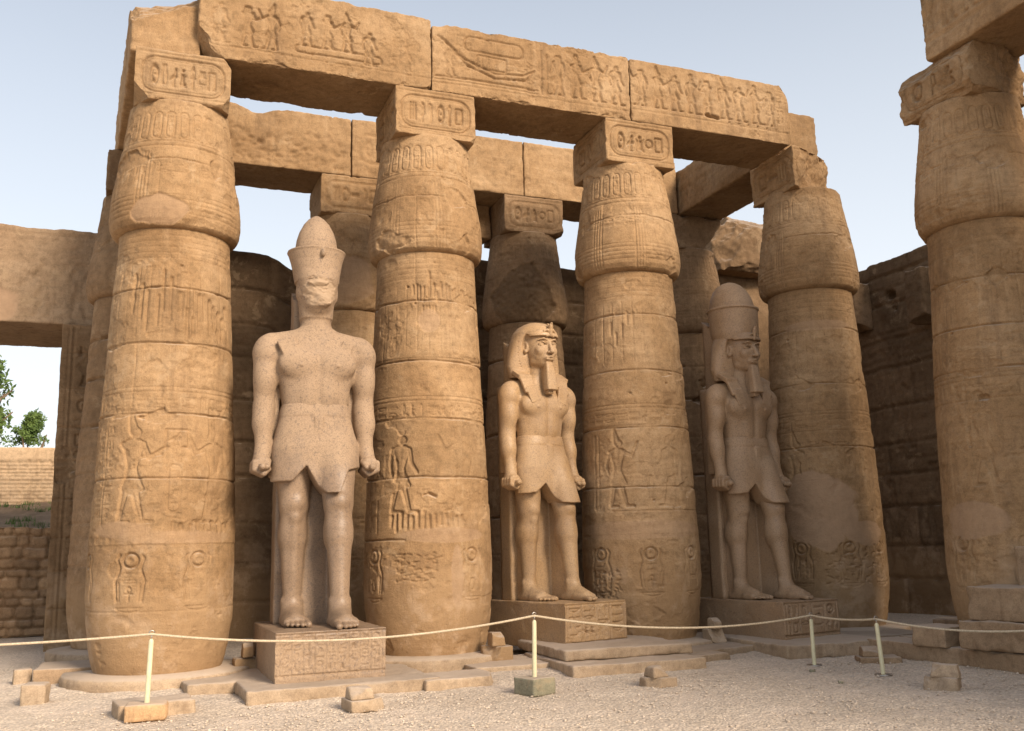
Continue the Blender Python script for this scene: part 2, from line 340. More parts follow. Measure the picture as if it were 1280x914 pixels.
def lathe_mesh(name, prof, face_ang, res, cv=None, seed=0, dense=100, rough=.006, cuts=(), cap_top=True, cap_bot=True, sref=.85, drums=(), dent=()):
    z0, z1 = prof[0][0], prof[-1][0]; pz = [p[0] for p in prof]; pr = [p[1] for p in prof]
    nd = int(2*R(dense)*.88/res); nc = max(12, int((2*math.pi-2*R(dense))/.15))
    th = np.concatenate([np.linspace(-R(dense), R(dense), nd, endpoint=False), np.linspace(R(dense), 2*math.pi-R(dense), nc, endpoint=False)])
    zz = np.linspace(z0, z1, max(3, int((z1-z0)/res)+1))
    T, Z = np.meshgrid(th, zz, indexing='ij'); Rad = np.interp(Z, pz, pr)
    s_ = np.where(T > math.pi, T-2*math.pi, T)*sref
    ang = face_ang + T      # s grows to the viewer's right
    ux, uy = np.cos(ang), np.sin(ang)
    N3 = np.stack([ux*.9*1.0+seed*2.3, uy*.9, Z], -1)
    Rad = Rad+rough*(1.6*fbm(N3*1.4, 3, seed)+.8*fbm(N3*6, 4, seed+4))
    Rad = Rad-.02*np.clip(fbm(N3*2.4, 3, seed+12)-.42, 0, 1)*3*rough/.006
    for i, (a, b, dr) in enumerate(drums): Rad = Rad+dr*((Z >= a) & (Z < b))
    tone = np.zeros_like(Z); pt = np.zeros_like(Z)
    if cv is not None:
        Rad = Rad-cv.sample(s_, Z); tone += cv.sample(s_, Z, cv.T); pt += cv.sample(s_, Z, cv.Pt)
    P = np.stack([ux*Rad, uy*Rad, Z], -1)
    na, nz_ = T.shape; I = np.arange(na*nz_).reshape(na, nz_); J = np.roll(I, -1, 0)
    Q = np.stack([I[:, :-1], J[:, :-1], J[:, 1:], I[:, 1:]], -1).reshape(-1, 4)
    P = P.reshape(-1, 3); tris = []
    extra = []
    if cap_top: extra.append((0, 0, z1)); c = len(P)+len(extra)-1; tris.append(np.stack([I[:, -1], J[:, -1], np.full(na, c)], -1))
    if cap_bot: extra.append((0, 0, z0)); c = len(P)+len(extra)-1; tris.append(np.stack([J[:, 0], I[:, 0], np.full(na, c)], -1))
    if extra: P = np.concatenate([P, np.array(extra, float)])
    t_ = np.concatenate([tone.ravel(), np.zeros(len(extra))]); p_ = np.concatenate([pt.ravel(), np.zeros(len(extra))])
    for cu in cuts:
        nn = np.array(cu[:3], float); nn /= np.linalg.norm(nn); k = cu[3]; ro = cu[4] if len(cu) > 4 else .03
        s2 = P@nn-k-ro*fbm(P*3.1+seed, 4, seed+31)*1.2; P = P-nn*np.maximum(s2, 0)[:, None]
    return mesh_np(name, P, Q, np.concatenate(tris) if tris else None, {'tone': t_, 'patch': p_})

# ------------------------------------------------------------------ materials
def new_mat(name, rough=.9, spec=.2):
    m = bpy.data.materials.new(name); m.use_nodes = True; b = m.node_tree.nodes['Principled BSDF']
    b.inputs['Roughness'].default_value = rough; b.inputs['Specular IOR Level'].default_value = spec
    MATS[name] = m; return m, m.node_tree, b
class N:
    def __init__(s, nt): s.nt = nt; g = nt.nodes.new('ShaderNodeNewGeometry'); s.pos = g.outputs['Position']
    def l(s, a, b): s.nt.links.new(a, b)
    def mapping(s, scale, src=None):
        m = s.nt.nodes.new('ShaderNodeMapping'); m.inputs['Scale'].default_value = scale; s.l(src or s.pos, m.inputs[0]); return m.outputs[0]
    def noise(s, scale, detail=4, vec=None, rough=.55, dist=0):
        n = s.nt.nodes.new('ShaderNodeTexNoise'); n.inputs['Scale'].default_value = scale; n.inputs['Detail'].default_value = detail
        n.inputs['Roughness'].default_value = rough; n.inputs['Distortion'].default_value = dist; s.l(vec or s.pos, n.inputs['Vector']); return n.outputs[0]
    def voro(s, scale, vec=None, out='Distance', feat='F1'):
        n = s.nt.nodes.new('ShaderNodeTexVoronoi'); n.feature = feat; n.inputs['Scale'].default_value = scale; s.l(vec or s.pos, n.inputs['Vector']); return n.outputs[out]
    def ramp(s, f, stops):
        n = s.nt.nodes.new('ShaderNodeValToRGB'); el = n.color_ramp.elements
        while len(el) > 1: el.remove(el[-1])
        el[0].position = stops[0][0]; el[0].color = (*stops[0][1], 1) if isinstance(stops[0][1], tuple) else (stops[0][1],)*3+(1,)
        for p, c in stops[1:]:
            e = el.new(p); e.color = (*c, 1) if isinstance(c, tuple) else (c, c, c, 1)
        s.l(f, n.inputs[0]); return n.outputs[0]
    def mix(s, f, a, b, mode='MIX'):
        n = s.nt.nodes.new('ShaderNodeMixRGB'); n.blend_type = mode
        for i, v in ((0, f), (1, a), (2, b)):
            if isinstance(v, (int, float)): n.inputs[i].default_value = v if i == 0 else (v, v, v, 1)
            elif isinstance(v, tuple): n.inputs[i].default_value = (*v, 1)
            else: s.l(v, n.inputs[i])
        return n.outputs[0]
    def math(s, op, a, b=0.):
        n = s.nt.nodes.new('ShaderNodeMath'); n.operation = op
        for i, v in ((0, a), (1, b)):
            if isinstance(v, (int, float)): n.inputs[i].default_value = v
            else: s.l(v, n.inputs[i])
        return n.outputs[0]
    def attr(s, name):
        n = s.nt.nodes.new('ShaderNodeAttribute'); n.attribute_name = name; return n.outputs['Fac']
    def bump(s, b, h, strength=.4, dist=.02):
        n = s.nt.nodes.new('ShaderNodeBump'); n.inputs['Strength'].default_value = strength; n.inputs['Distance'].default_value = dist
        s.l(h, n.inputs['Height']); s.l(n.outputs[0], b.inputs['Normal'])
def stone_mat(name, c0, c1, c2, plaster=(.41, .275, .175), rough=.93, damp=True, grain=.25):
    m, nt, b = new_mat(name, rough, .12); n = N(nt)
    big = n.noise(.55, 5, rough=.6, dist=.6); col = n.ramp(big, [(.3, c0), (.5, c1), (.72, c2)])
    strata = n.noise(1.0, 5, n.mapping((.9, .9, 9.)), .65); col = n.mix(n.ramp(strata, [(.35, .0), (.75, .55)]), col, c0)
    streak = n.noise(1.0, 4, n.mapping((7., 7., .7)), .6); col = n.mix(n.ramp(streak, [(.58, .0), (.75, .35)]), col, c2)
    mot = n.noise(9., 6, rough=.75); col = n.mix(1., col, n.ramp(mot, [(.3, .70), (.5, 1.), (.72, 1.18)]), 'MULTIPLY')
    fine = n.noise(70., 4, rough=.85); col = n.mix(1., col, n.ramp(fine, [(.3, .74), (.5, 1.), (.7, 1.2)]), 'MULTIPLY')
    drip = n.noise(1., 5, n.mapping((3.2, 3.2, .32)), .65); col = n.mix(n.ramp(drip, [(.56, 0.), (.68, .42)]), col, (.17, .105, .06))
    blot = n.noise(2.1, 6, rough=.72, dist=.4); col = n.mix(n.ramp(blot, [(.57, 0.), (.64, .3)]), col, (.50, .36, .22)); col = n.mix(n.ramp(blot, [(.34, .35), (.42, 0.)]), col, (.20, .12, .065))
    spots = n.voro(5.5); sp2 = n.noise(3., 3)
    col = n.mix(n.math('MULTIPLY', n.ramp(spots, [(.03, .6), (.09, 0.)]), n.ramp(sp2, [(.5, 0.), (.6, 1.)])), col, (.16, .10, .06))
    if damp:
        sx = nt.nodes.new('ShaderNodeSeparateXYZ'); n.l(n.pos, sx.inputs[0])
        zz = n.math('ADD', sx.outputs[2], n.math('MULTIPLY', n.noise(.9, 5, rough=.65), -1.6))
        col = n.mix(n.ramp(n.math('MULTIPLY', zz, .5), [(.0, .62), (.2, .35), (.32, 0.)]), col, n.mix(.6, (.29, .17, .085), (.44, .30, .17)))
        salt = n.noise(1.6, 6, rough=.7); low = n.ramp(n.math('MULTIPLY', sx.outputs[2], .25), [(.0, .55), (.55, .1), (1., 0.)])
        col = n.mix(n.math('MULTIPLY', n.ramp(salt, [(.52, .0), (.62, 1.)]), low), col, (.55, .40, .27))
    gn = nt.nodes.new('ShaderNodeSeparateXYZ'); n.l(n.nt.nodes['Geometry'].outputs['Normal'], gn.inputs[0])
    du = n.math('MULTIPLY', n.ramp(gn.outputs[2], [(.55, 0.), (.9, 1.)]), n.ramp(big, [(.3, .45), (.6, .9)])); col = n.mix(du, col, (.50, .405, .32))
    t = n.math('ADD', n.attr('tone'), 1.); rgb = nt.nodes.new('ShaderNodeCombineXYZ')
    for i in range(3): n.l(t, rgb.inputs[i])
    col = n.mix(1., col, rgb.outputs[0], 'MULTIPLY')
    pm = n.mix(1., plaster, n.ramp(mot, [(.3, .9), (.72, 1.08)]), 'MULTIPLY')
    col = n.mix(n.math('MULTIPLY', n.attr('patch'), .85), col, pm)
    n.l(col, b.inputs['Base Color'])
    h = n.math('ADD', n.math('MULTIPLY', n.noise(38., 6, rough=.8), .9), n.math('MULTIPLY', mot, .9))
    scr = n.noise(1., 5, n.mapping((26., 26., 5.)), .8); h = n.math('ADD', h, n.math('MULTIPLY', scr, .6))
    pit = n.voro(14.); h = n.math('ADD', h, n.math('MULTIPLY', n.ramp(pit, [(.06, -1.), (.16, 0.)]) if 0 else n.ramp(pit, [(.05, 0.), (.16, 1.)]), .35))
    h = n.math('ADD', h, n.math('MULTIPLY', strata, .5))
    n.bump(b, h, grain*1.6, .02); return m
stone_mat('sandstone', (.255, .154, .076), (.372, .237, .124), (.48, .328, .190), grain=.42)
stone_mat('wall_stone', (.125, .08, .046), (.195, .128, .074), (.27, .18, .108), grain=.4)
stone_mat('back_stone', (.19, .12, .066), (.28, .18, .10), (.36, .24, .142), grain=.42)  # darker sandstone copy, the shade of the back row is put into its colour
stone_mat('sandstone_grey', (.27, .18, .11), (.36, .25, .155), (.44, .32, .21), damp=False)
stone_mat('slab_stone', (.33, .24, .155), (.42, .31, .21), (.50, .39, .28), damp=False, grain=.35)
stone_mat('orange_stone', (.44, .27, .14), (.49, .32, .18), (.54, .37, .22), damp=False)
stone_mat('green_stone', (.20, .19, .13), (.26, .24, .17), (.32, .29, .2), damp=False)
stone_mat('mud_brick', (.40, .28, .17), (.46, .33, .21), (.52, .38, .25), damp=False)
def granite(name, c0, c1, c2, rough=.42, spk=.5, bare=None):
    m, nt, b = new_mat(name, rough, .4); n = N(nt)
    col = n.ramp(n.noise(1.1, 5, rough=.6), [(.32, c0), (.5, c1), (.7, c2)])
    dust = n.noise(2.3, 5, rough=.7)
    if bare:                                   # dust lies on the upper body and the pedestal, the legs are bare polished stone
        sx = nt.nodes.new('ShaderNodeSeparateXYZ'); n.l(n.pos, sx.inputs[0]); zz = n.math('ADD', sx.outputs[2], n.math('MULTIPLY', n.noise(1.3, 4), .5))
        dust = n.math('MULTIPLY', n.math('ADD', dust, .22), n.ramp(n.math('MULTIPLY', zz, .2), [(.15, .9), (.22, .3), (.50, .3), (.66, .95)]))
    col = n.mix(n.ramp(dust, [(.42, .0), (.68, .6)]), col, (.385, .27, .172))
    v = n.noise(55., 2, rough=.9); col = n.mix(1., col, n.ramp(v, [(.36, .72), (.48, .98), (.62, 1.04), (.7, 1.18)]), 'MULTIPLY')
    v2 = n.noise(22., 3, rough=.8); col = n.mix(n.math('MULTIPLY', n.ramp(v2, [(.36, 1.), (.45, 0.)]), spk), col, (.12, .09, .075))
    pm = n.attr('patch'); col = n.mix(pm, col, (.36, .255, .165))
    n.l(col, b.inputs['Base Color']); n.l(n.ramp(dust, [(.4, rough), (.65, .8)]), b.inputs['Roughness'])
    n.bump(b, n.math('ADD', n.noise(60., 4, rough=.8), n.math('MULTIPLY', n.noise(6., 4), .6)), .25, .012); return m
granite('granite_grey', (.19, .128, .082), (.25, .172, .112), (.32, .225, .15), spk=.5, bare=True)
granite('granite_pink', (.34, .21, .105), (.42, .27, .14), (.49, .33, .185), spk=.28)
granite('granite_brown', (.27, .17, .095), (.33, .215, .125), (.39, .26, .16), spk=.28)
m, nt_, b = new_mat('post_paint', .5, .4); n = N(nt_)
n.l(n.mix(n.ramp(n.noise(14., 5, rough=.7), [(.5, 0.), (.75, .5)]), (.66, .61, .40), (.45, .36, .22)), b.inputs['Base Color'])
m, nt_, b = new_mat('rope_fibre', .95, .1); n = N(nt_)
n.l(n.ramp(n.noise(60., 3), [(.3, (.42, .33, .22)), (.7, (.62, .52, .38))]), b.inputs['Base Color'])
m, nt_, b = new_mat('steel', .35, .5); b.inputs['Metallic'].default_value = .9; b.inputs['Base Color'].default_value = (.45, .42, .38, 1)
m, nt_, b = new_mat('gravel_ground', .97, .1); n = N(nt_)
c_ = n.ramp(n.noise(.5, 5, rough=.6), [(.3, (.56, .47, .375)), (.7, (.67, .57, .465))])
c_ = n.mix(1., c_, n.ramp(n.voro(34., out='Distance'), [(.05, 1.06), (.45, .98), (.62, .80)]), 'MULTIPLY')
vc = n.nt.nodes.new('ShaderNodeTexVoronoi'); vc.inputs['Scale'].default_value = 34.; n.l(n.pos, vc.inputs['Vector'])
bw = n.nt.nodes.new('ShaderNodeRGBToBW'); n.l(vc.outputs['Color'], bw.inputs[0])
c_ = n.mix(1., c_, n.ramp(bw.outputs[0], [(.2, (.84, .82, .81)), (.5, (1., 1., 1.)), (.8, (1.15, 1.13, 1.1))]), 'MULTIPLY')
c_ = n.mix(n.ramp(n.noise(1.3, 5, rough=.7), [(.5, 0.), (.66, .6)]), c_, (.64, .53, .43))
n.l(c_, b.inputs['Base Color'])
n.bump(b, n.math('ADD', n.math('MULTIPLY', n.voro(34.), -1.), n.math('MULTIPLY', n.noise(90., 3), .3)), .7, .02)
m, nt_, b = new_mat('pebble', .9, .2); n = N(nt_)
n.l(n.ramp(n.noise(23., 2, rough=.9), [(.3, (.40, .32, .25)), (.45, (.52, .43, .34)), (.6, (.60, .50, .40)), (.72, (.64, .56, .46))]), b.inputs['Base Color'])
m, nt_, b = new_mat('dirt', .97, .1); n = N(nt_)
n.l(n.ramp(n.noise(2.5, 6, rough=.7), [(.3, (.19, .13, .085)), (.55, (.27, .19, .125)), (.7, (.33, .24, .16))]), b.inputs['Base Color'])
n.bump(b, n.noise(12., 6, rough=.8), .8, .08)
def leaf_mat(name, a, c):
    m, nt_, b = new_mat(name, .6, .3); n = N(nt_)
    n.l(n.ramp(n.noise(2.2, 4), [(.35, a), (.65, c)]), b.inputs['Base Color']); b.inputs['Transmission Weight'].default_value = 0
leaf_mat('leaf', (.05, .09, .02), (.13, .19, .045)); leaf_mat('palm_leaf', (.08, .13, .06), (.16, .22, .11))
m, nt_, b = new_mat('bark', .9, .1); n = N(nt_)
n.l(n.ramp(n.noise(9., 5), [(.3, (.10, .07, .045)), (.7, (.22, .16, .11))]), b.inputs['Base Color'])

# ------------------------------------------------------------------ ground
def warp_axis(a, b, step, far, n=34):
    core = np.arange(a, b+step/2, step); t = (np.linspace(0, 1, n)[1:])**3
    return np.concatenate([(a-(far)*t)[::-1], core, b+far*t])
gx = warp_axis(-9, 11, .04, 900); gy = warp_axis(7.2, 15.5, .04, 900)
X, Y = np.meshgrid(gx, gy, indexing='ij')
P3 = np.stack([X, Y, X*0], -1)
inner = np.exp(-np.maximum(0, np.abs(Y-11)-5)**2/40)
Zg = .022*fbm(P3*.6, 3, 5)+.014*fbm(P3*3.1, 3, 6)+.012*fbm(P3*13, 3, 7)*inner
du = (X-OX)*math.cos(PH)+(Y-OY)*math.sin(PH); dv = -(X-OX)*math.sin(PH)+(Y-OY)*math.cos(PH)
Zg += .07*sstep(-3.2, -1.6, dv)*sstep(7.5, 5.5, dv)*sstep(-3.5, -1., du)*(.7+.8*fbm(P3*.9, 3, 9))
Zg -= .0
I = np.arange(X.size).reshape(X.shape)
Q = np.stack([I[:-1, :-1], I[1:, :-1], I[1:, 1:], I[:-1, 1:]], -1).reshape(-1, 4)
ground = link('ground', mesh_np('ground', np.stack([X, Y, Zg], -1).reshape(-1, 3), Q), 'gravel_ground'); tag(ground, kind='structure')

def pebbles(name, n, seed, mat, area, smin, smax):
    rg = np.random.RandomState(seed); ico = np.array([(0, 0, -1), (.72, -.53, -.45), (-.28, -.85, -.45), (-.89, 0, -.45), (-.28, .85, -.45), (.72, .53, -.45), (.28, -.85, .45), (-.72, -.53, .45), (-.72, .53, .45), (.28, .85, .45), (.89, 0, .45), (0, 0, 1)])
    fc = np.array([(0,1,2),(1,0,5),(0,2,3),(0,3,4),(0,4,5),(1,5,10),(2,1,6),(3,2,7),(4,3,8),(5,4,9),(1,10,6),(2,6,7),(3,7,8),(4,8,9),(5,9,10),(6,10,11),(7,6,11),(8,7,11),(9,8,11),(10,9,11)])
    V = []; T = []
    x = rg.uniform(area[0], area[1], n); y = area[2]+(area[3]-area[2])*rg.uniform(0, 1, n)**1.3
    s = smin+(smax-smin)*rg.uniform(0, 1, n)**4
    for i in range(n):
        m = ico*(1+rg.uniform(-.25, .25, (12, 1)))*s[i]*np.array([rg.uniform(.7, 1.4), rg.uniform(.7, 1.3), rg.uniform(.45, .8)])
        a = rg.uniform(0, 6.28); c, d = math.cos(a), math.sin(a)
        m = np.stack([m[:, 0]*c-m[:, 1]*d, m[:, 0]*d+m[:, 1]*c, m[:, 2]], -1)+(x[i], y[i], .004+s[i]*.2)
        V.append(m); T.append(fc+12*i)
    return link(name, mesh_np(name, np.concatenate(V), np.zeros((0, 4)), np.concatenate(T), smooth=False), mat)
tag(pebbles('gravel', 26000, 3, 'pebble', (-8, 10.5, 7.3, 15.5),   .005, .018), kind='stuff')

# ------------------------------------------------------------------ walls
def coursing(cv, h0, seed, hc=(.62, .9), lb=(1.1, 2.2), depth=.035, tone=.16, w=.011):
    rg = random.Random(seed); z = cv.z0; k = 0
    while z < cv.z1:
        hh = rg.uniform(*hc); z2 = z+hh
        cv.joint_h(z2, seed=seed+k*7, amp=.022, depth=depth, w=w); x = cv.x0-rg.uniform(0, 1.5)
        while x < cv.x1:
            x2 = x+rg.uniform(*lb); cv.joint_v(x2, z, z2, seed=int(x2*77)+k, depth=depth*.8, w=w*.8)
            q = cv.win(x, x2, z, z2)
            if q: cv.T[q[0]] = rg.uniform(-tone, tone); cv.J[q[0]] = np.maximum(cv.J[q[0]], rg.uniform(0, .012))
            x = x2
        z = z2; k += 1

# back wall of the colonnade
cv = Canvas(-8.5, 8.5, 0, 8.6, 42)
for i in range(9): figure(cv, -7.4+i*1.75, .9, 2.0, -1 if i % 2 else 1, ['tall', 'plumes', 'disc', 'wig'][i % 4], ['offer', 'down', 'up'][i % 3], .04, i % 3 != 2, i % 2 == 0)
for i in range(9): figure(cv, -7.0+i*1.75, 3.7, 1.7, 1 if i % 2 else -1, ['plumes', 'tall', 'wig', 'disc'][i % 4], ['down', 'offer', 'up'][i % 3], .04, i % 3 != 1, i % 2 == 1)
for i in range(10):
    text_col(cv, -8+i*1.75, 5.2, .25, 3.9, .025, i); cv.line([(-8.05+i*1.75, 5.3), (-8.05+i*1.75, 3.8)], .012, .02)
cv.line([(-8.5, 5.75), (8.5, 5.75)], .014, .025); cv.line([(-8.5, 3.35), (8.5, 3.35)], .014, .025); text_row(cv, -8.4, 8.4, 5.9, .4, .03, 5)
cv.finish(11, .8); coursing(cv, 0, 41, depth=.14, w=.036); cv.T[:int(1.5*42), :] += .9; cv.finish(11, 0)  # left end lightened: sunlight on the door jamb put into the tone
btop = lambda x: 7.72+.12*n1(x*.8, 4)+.06*n1(x*3, 6)-.32*np.exp(-((x+4.05)/.35)**2)+.25*sstep(-3.3, -2.4, x)-1.9*(x < -7.6)
wb = thing('back_wall', 'long dark relief-carved stone wall running behind all the statues and columns', 'wall', (6.625, 5.6, 0))
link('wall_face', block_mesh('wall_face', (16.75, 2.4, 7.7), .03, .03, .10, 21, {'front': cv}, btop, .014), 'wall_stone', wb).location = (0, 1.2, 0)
# gateway on the left: lintel over the opening
cv = Canvas(-2.6, 2.0, 0, 2.0, 60)
figure(cv, .9, .1, 1.25, -1, 'none', 'offer', .03); figure(cv, 1.5, .1, 1.2, 1, 'wig', 'down', .03); text_row(cv, -2.3, .6, 1.35, .3, .02, 3)
cv.line([(-2.6, 1.72), (2, 1.72)], .012, .02); cv.finish(5, .9)
cv.patch(-1.7, .35, 2.2, .62, .02, 4, 1., .06, .12); cv.joint_v(.85, .2, 1.9, 8, .05); cv.joint_h(1.15, seed=31, amp=.06, depth=.03); cv.finish(5, 0)
lt = thing('gateway_lintel', 'massive weathered stone lintel spanning the gateway at the far left, smooth repaired lower face', 'lintel', (-3.0, 5.58, 5.98))
link('lintel_block', block_mesh('lintel_block', (4.0, 2.4, 1.86), .035, .025, .09, 8, {'front': cv}, lambda x: 1.86+.05*n1(x*1.4, 3)+.03*n1(x*6, 4), .012), 'sandstone_grey', lt).location = (0, 1.2, 0)
cv = Canvas(-1, 1, 0, 6, 50)
text_col(cv, -.2, 5.6, .42, .6, .03, 9); cv.line([(-.28, 5.8), (-.28, .3)], .012, .02); cv.line([(.28, 5.8), (.28, .3)], .012, .02)
cv.finish(3, .6); coursing(cv, 0, 9, (.7, 1.1), (3, 4), .05); cv.finish(3, 0)
jb = thing('gateway_pier', 'outer stone pier of the gateway, beyond the left edge of the opening', 'pier', (-4.85, 5.6, 0))
link('pier_block', block_mesh('pier_block', (1.3, 2.4, 5.96), .08, .03, .08, 17, {'front': cv}, None, .012), 'sandstone', jb).location = (0, 1.2, 0)
cv = Canvas(-.5, .5, 0, 6, 84)
text_col(cv, -.16, 5.6, .34, .5, .03, 19); cv.line([(-.22, 5.9), (-.22, .2)], .010, .025); cv.line([(.24, 5.9), (.24, .2)], .010, .025); cv.line([(-.3, 5.9), (-.3, .2)], .007, .02)
cv.finish(6, .35); coursing(cv, 0, 29, (.5, .95), (3, 4), .08, .14, .018); cv.patch(.1, 1.1, .14, .12, .1, 3, 0, .05, .3); cv.patch(-.3, 3.3, .2, .3, .06, 5, 0, .05, .4); cv.patch(.2, 5.2, .3, .2, .05, 7, 0, .05, .4); cv.finish(6, 0)
jm = thing('gateway_jamb', 'carved stone door jamb right of the gateway opening, with one column of signs', 'door jamb', (-1.32, 5.42, 0))
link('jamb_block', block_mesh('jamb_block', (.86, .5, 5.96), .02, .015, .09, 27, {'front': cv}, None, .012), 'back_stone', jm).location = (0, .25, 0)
# side wall on the right
cv = Canvas(-6, 6, 0, 8.6, 48)
for i in range(8): figure(cv, -4.6+i*1.25, .7, 2.1, 1, ['tall', 'wig', 'disc', 'plumes'][i % 4], ['down', 'offer', 'up'][i % 3], .05, i % 3 != 1)
for i in range(7): figure(cv, -4.3+i*1.35, 3.5, 1.8, 1, ['wig', 'tall', 'plumes'][i % 3], ['offer', 'down', 'up'][i % 3], .045, i % 3 != 0)
for i in range(8): text_col(cv, -4.9+i*1.3, 5.15, .22, 4.2, .03, i+30)
text_row(cv, -5.5, 5.5, 5.6, .42, .035, 15); text_row(cv, -5.5, 5.5, 6.6, .36, .03, 16)
for z in (3.3, 5.5, 6.1, 7.1): cv.line([(-6, z), (6, z)], .014, .03)
cv.finish(19, .7); coursing(cv, 0, 77, (.62, .85), (1.2, 2.4), .14, .16, .034)
for x, z, a, bb, dd in ((-1.55, 6.95, .16, .2, .35), (-1.45, 6.62, .07, .1, .25), (.9, 5.5, .08, .05, .15)): cv.cut([('c', x-a*.4, z, x+a*.4, z, bb*.6, bb*.5)], dd, .06, 'J')
cv.finish(19, 0)
sw = thing('side_wall', 'tall shaded stone wall with carved figures enclosing the court on the right', 'wall', (15.0, .6, 0), -90)
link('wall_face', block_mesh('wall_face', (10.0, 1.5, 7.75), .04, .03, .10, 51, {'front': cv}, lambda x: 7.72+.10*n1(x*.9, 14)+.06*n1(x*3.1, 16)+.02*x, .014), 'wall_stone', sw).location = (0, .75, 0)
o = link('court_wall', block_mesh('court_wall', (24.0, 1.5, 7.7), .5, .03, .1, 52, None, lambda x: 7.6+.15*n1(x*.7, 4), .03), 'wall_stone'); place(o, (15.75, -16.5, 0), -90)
tag(o, 'long continuation of the right-hand court wall beyond the right edge', 'wall')
o = link('shade_tower', block_mesh('shade_tower', (13.0, 5.0, 18.5), .5, .05, .3, 54, None, None, .05, taper=.12), 'sandstone'); place(o, (20.2, -18.2, 0), -90)  # unseen tower, added and sized to shade the right side
tag(o, 'huge sloping gateway tower added unseen beyond the right edge, behind the court wall, for its shade', 'tower')
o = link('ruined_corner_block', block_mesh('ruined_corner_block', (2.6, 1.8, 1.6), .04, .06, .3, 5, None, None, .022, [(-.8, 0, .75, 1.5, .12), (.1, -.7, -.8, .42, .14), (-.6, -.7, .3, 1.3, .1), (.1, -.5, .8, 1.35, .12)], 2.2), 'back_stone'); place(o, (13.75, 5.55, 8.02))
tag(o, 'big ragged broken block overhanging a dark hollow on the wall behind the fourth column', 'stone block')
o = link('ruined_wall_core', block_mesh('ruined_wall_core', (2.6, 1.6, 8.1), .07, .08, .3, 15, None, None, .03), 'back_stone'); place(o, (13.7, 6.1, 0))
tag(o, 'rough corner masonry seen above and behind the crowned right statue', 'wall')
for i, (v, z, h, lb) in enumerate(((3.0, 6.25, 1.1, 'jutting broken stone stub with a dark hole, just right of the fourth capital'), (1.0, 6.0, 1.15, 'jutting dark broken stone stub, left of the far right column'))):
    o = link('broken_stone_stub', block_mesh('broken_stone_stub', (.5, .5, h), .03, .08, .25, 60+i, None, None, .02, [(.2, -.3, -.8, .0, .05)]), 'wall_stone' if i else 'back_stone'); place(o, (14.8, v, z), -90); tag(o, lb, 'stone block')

# beyond the gateway: rubble wall, bank, mud brick wall, trees
def rubble_canvas(cv, hc, lb, seed, w=.03, depth=.06, tone=.14):
    rg = random.Random(seed); z = cv.z0
    while z < cv.z1:
        hh = rg.uniform(*hc); x = cv.x0-rg.uniform(0, lb[1])
        while x < cv.x1:
            L_ = rg.uniform(*lb); q = cv.win(x, x+L_, z, z+hh)
            if q:
                sl_, X_, Z_ = q; cr = min(L_, hh)*.35
                qx = np.abs(X_-x-L_/2)-L_/2+cr; qz = np.abs(Z_-z-hh/2)-hh/2+cr
                D = np.hypot(np.maximum(qx, 0), np.maximum(qz, 0))+np.minimum(np.maximum(qx, qz), 0)-cr
                D = D+.012*fbm(np.stack([X_*9, Z_*9, X_*0+z], -1), 3, seed)
                cv.J[sl_] = depth*np.clip(1+D/w, 0, 1)**1.5+rg.uniform(0, depth*.35); cv.T[sl_] = rg.uniform(-tone, tone)
            x += L_
        z += hh
cv = Canvas(-3, 3, 0, 2.5, 60); rubble_canvas(cv, (.15, .27), (.2, .5), 4, .035, .11, .25); cv.finish(1, 0)
rw = thing('rubble_wall', 'dark rough wall of piled rounded stones seen low through the left gateway', 'wall', (-3.6, 9.6, 0))
link('stone_face', block_mesh('stone_face', (6, .7, 2.3), .03, .04, .08, 3, {'front': cv}, lambda x: 2.3+.07*n1(x*3, 7), .015), 'sandstone_grey', rw).location = (0, .35, 0)
bk = np.meshgrid(np.linspace(-9, 2, 90), np.linspace(10.2, 16.2, 60), indexing='ij')
zz = 2.1+(bk[1]-10.2)*.19+.14*fbm(np.stack([bk[0]*1.2, bk[1]*1.2, bk[0]*0], -1), 4, 8)
co, si = math.cos(PH), math.sin(PH)
Pb = np.stack([OX+bk[0]*co-bk[1]*si, OY+bk[0]*si+bk[1]*co, zz], -1).reshape(-1, 3)
I = np.arange(bk[0].size).reshape(bk[0].shape); Q = np.stack([I[:-1, :-1], I[1:, :-1], I[1:, 1:], I[:-1, 1:]], -1).reshape(-1, 4)
tag(link('earth_bank', mesh_np('earth_bank', Pb, Q), 'dirt'), kind='structure')
cv = Canvas(-3.5, 3.5, 0, 3.3, 50); rubble_canvas(cv, (.09, .11), (.22, .32), 14, .022, .05, .12); cv.J[:, int(2.72*50):] = 0; cv.T[:, int(2.72*50):] = .12; cv.finish(1, 0)
mb = thing('mud_brick_wall', 'pale brick wall with a smooth coping on the bank beyond the gateway', 'wall', (-4.6, 15.6, 1.6))
link('brick_face', block_mesh('brick_face', (7, .8, 3.05), .03, .03, .04, 3, {'front': cv}, None, .006), 'mud_brick', mb).location = (0, .4, 0)

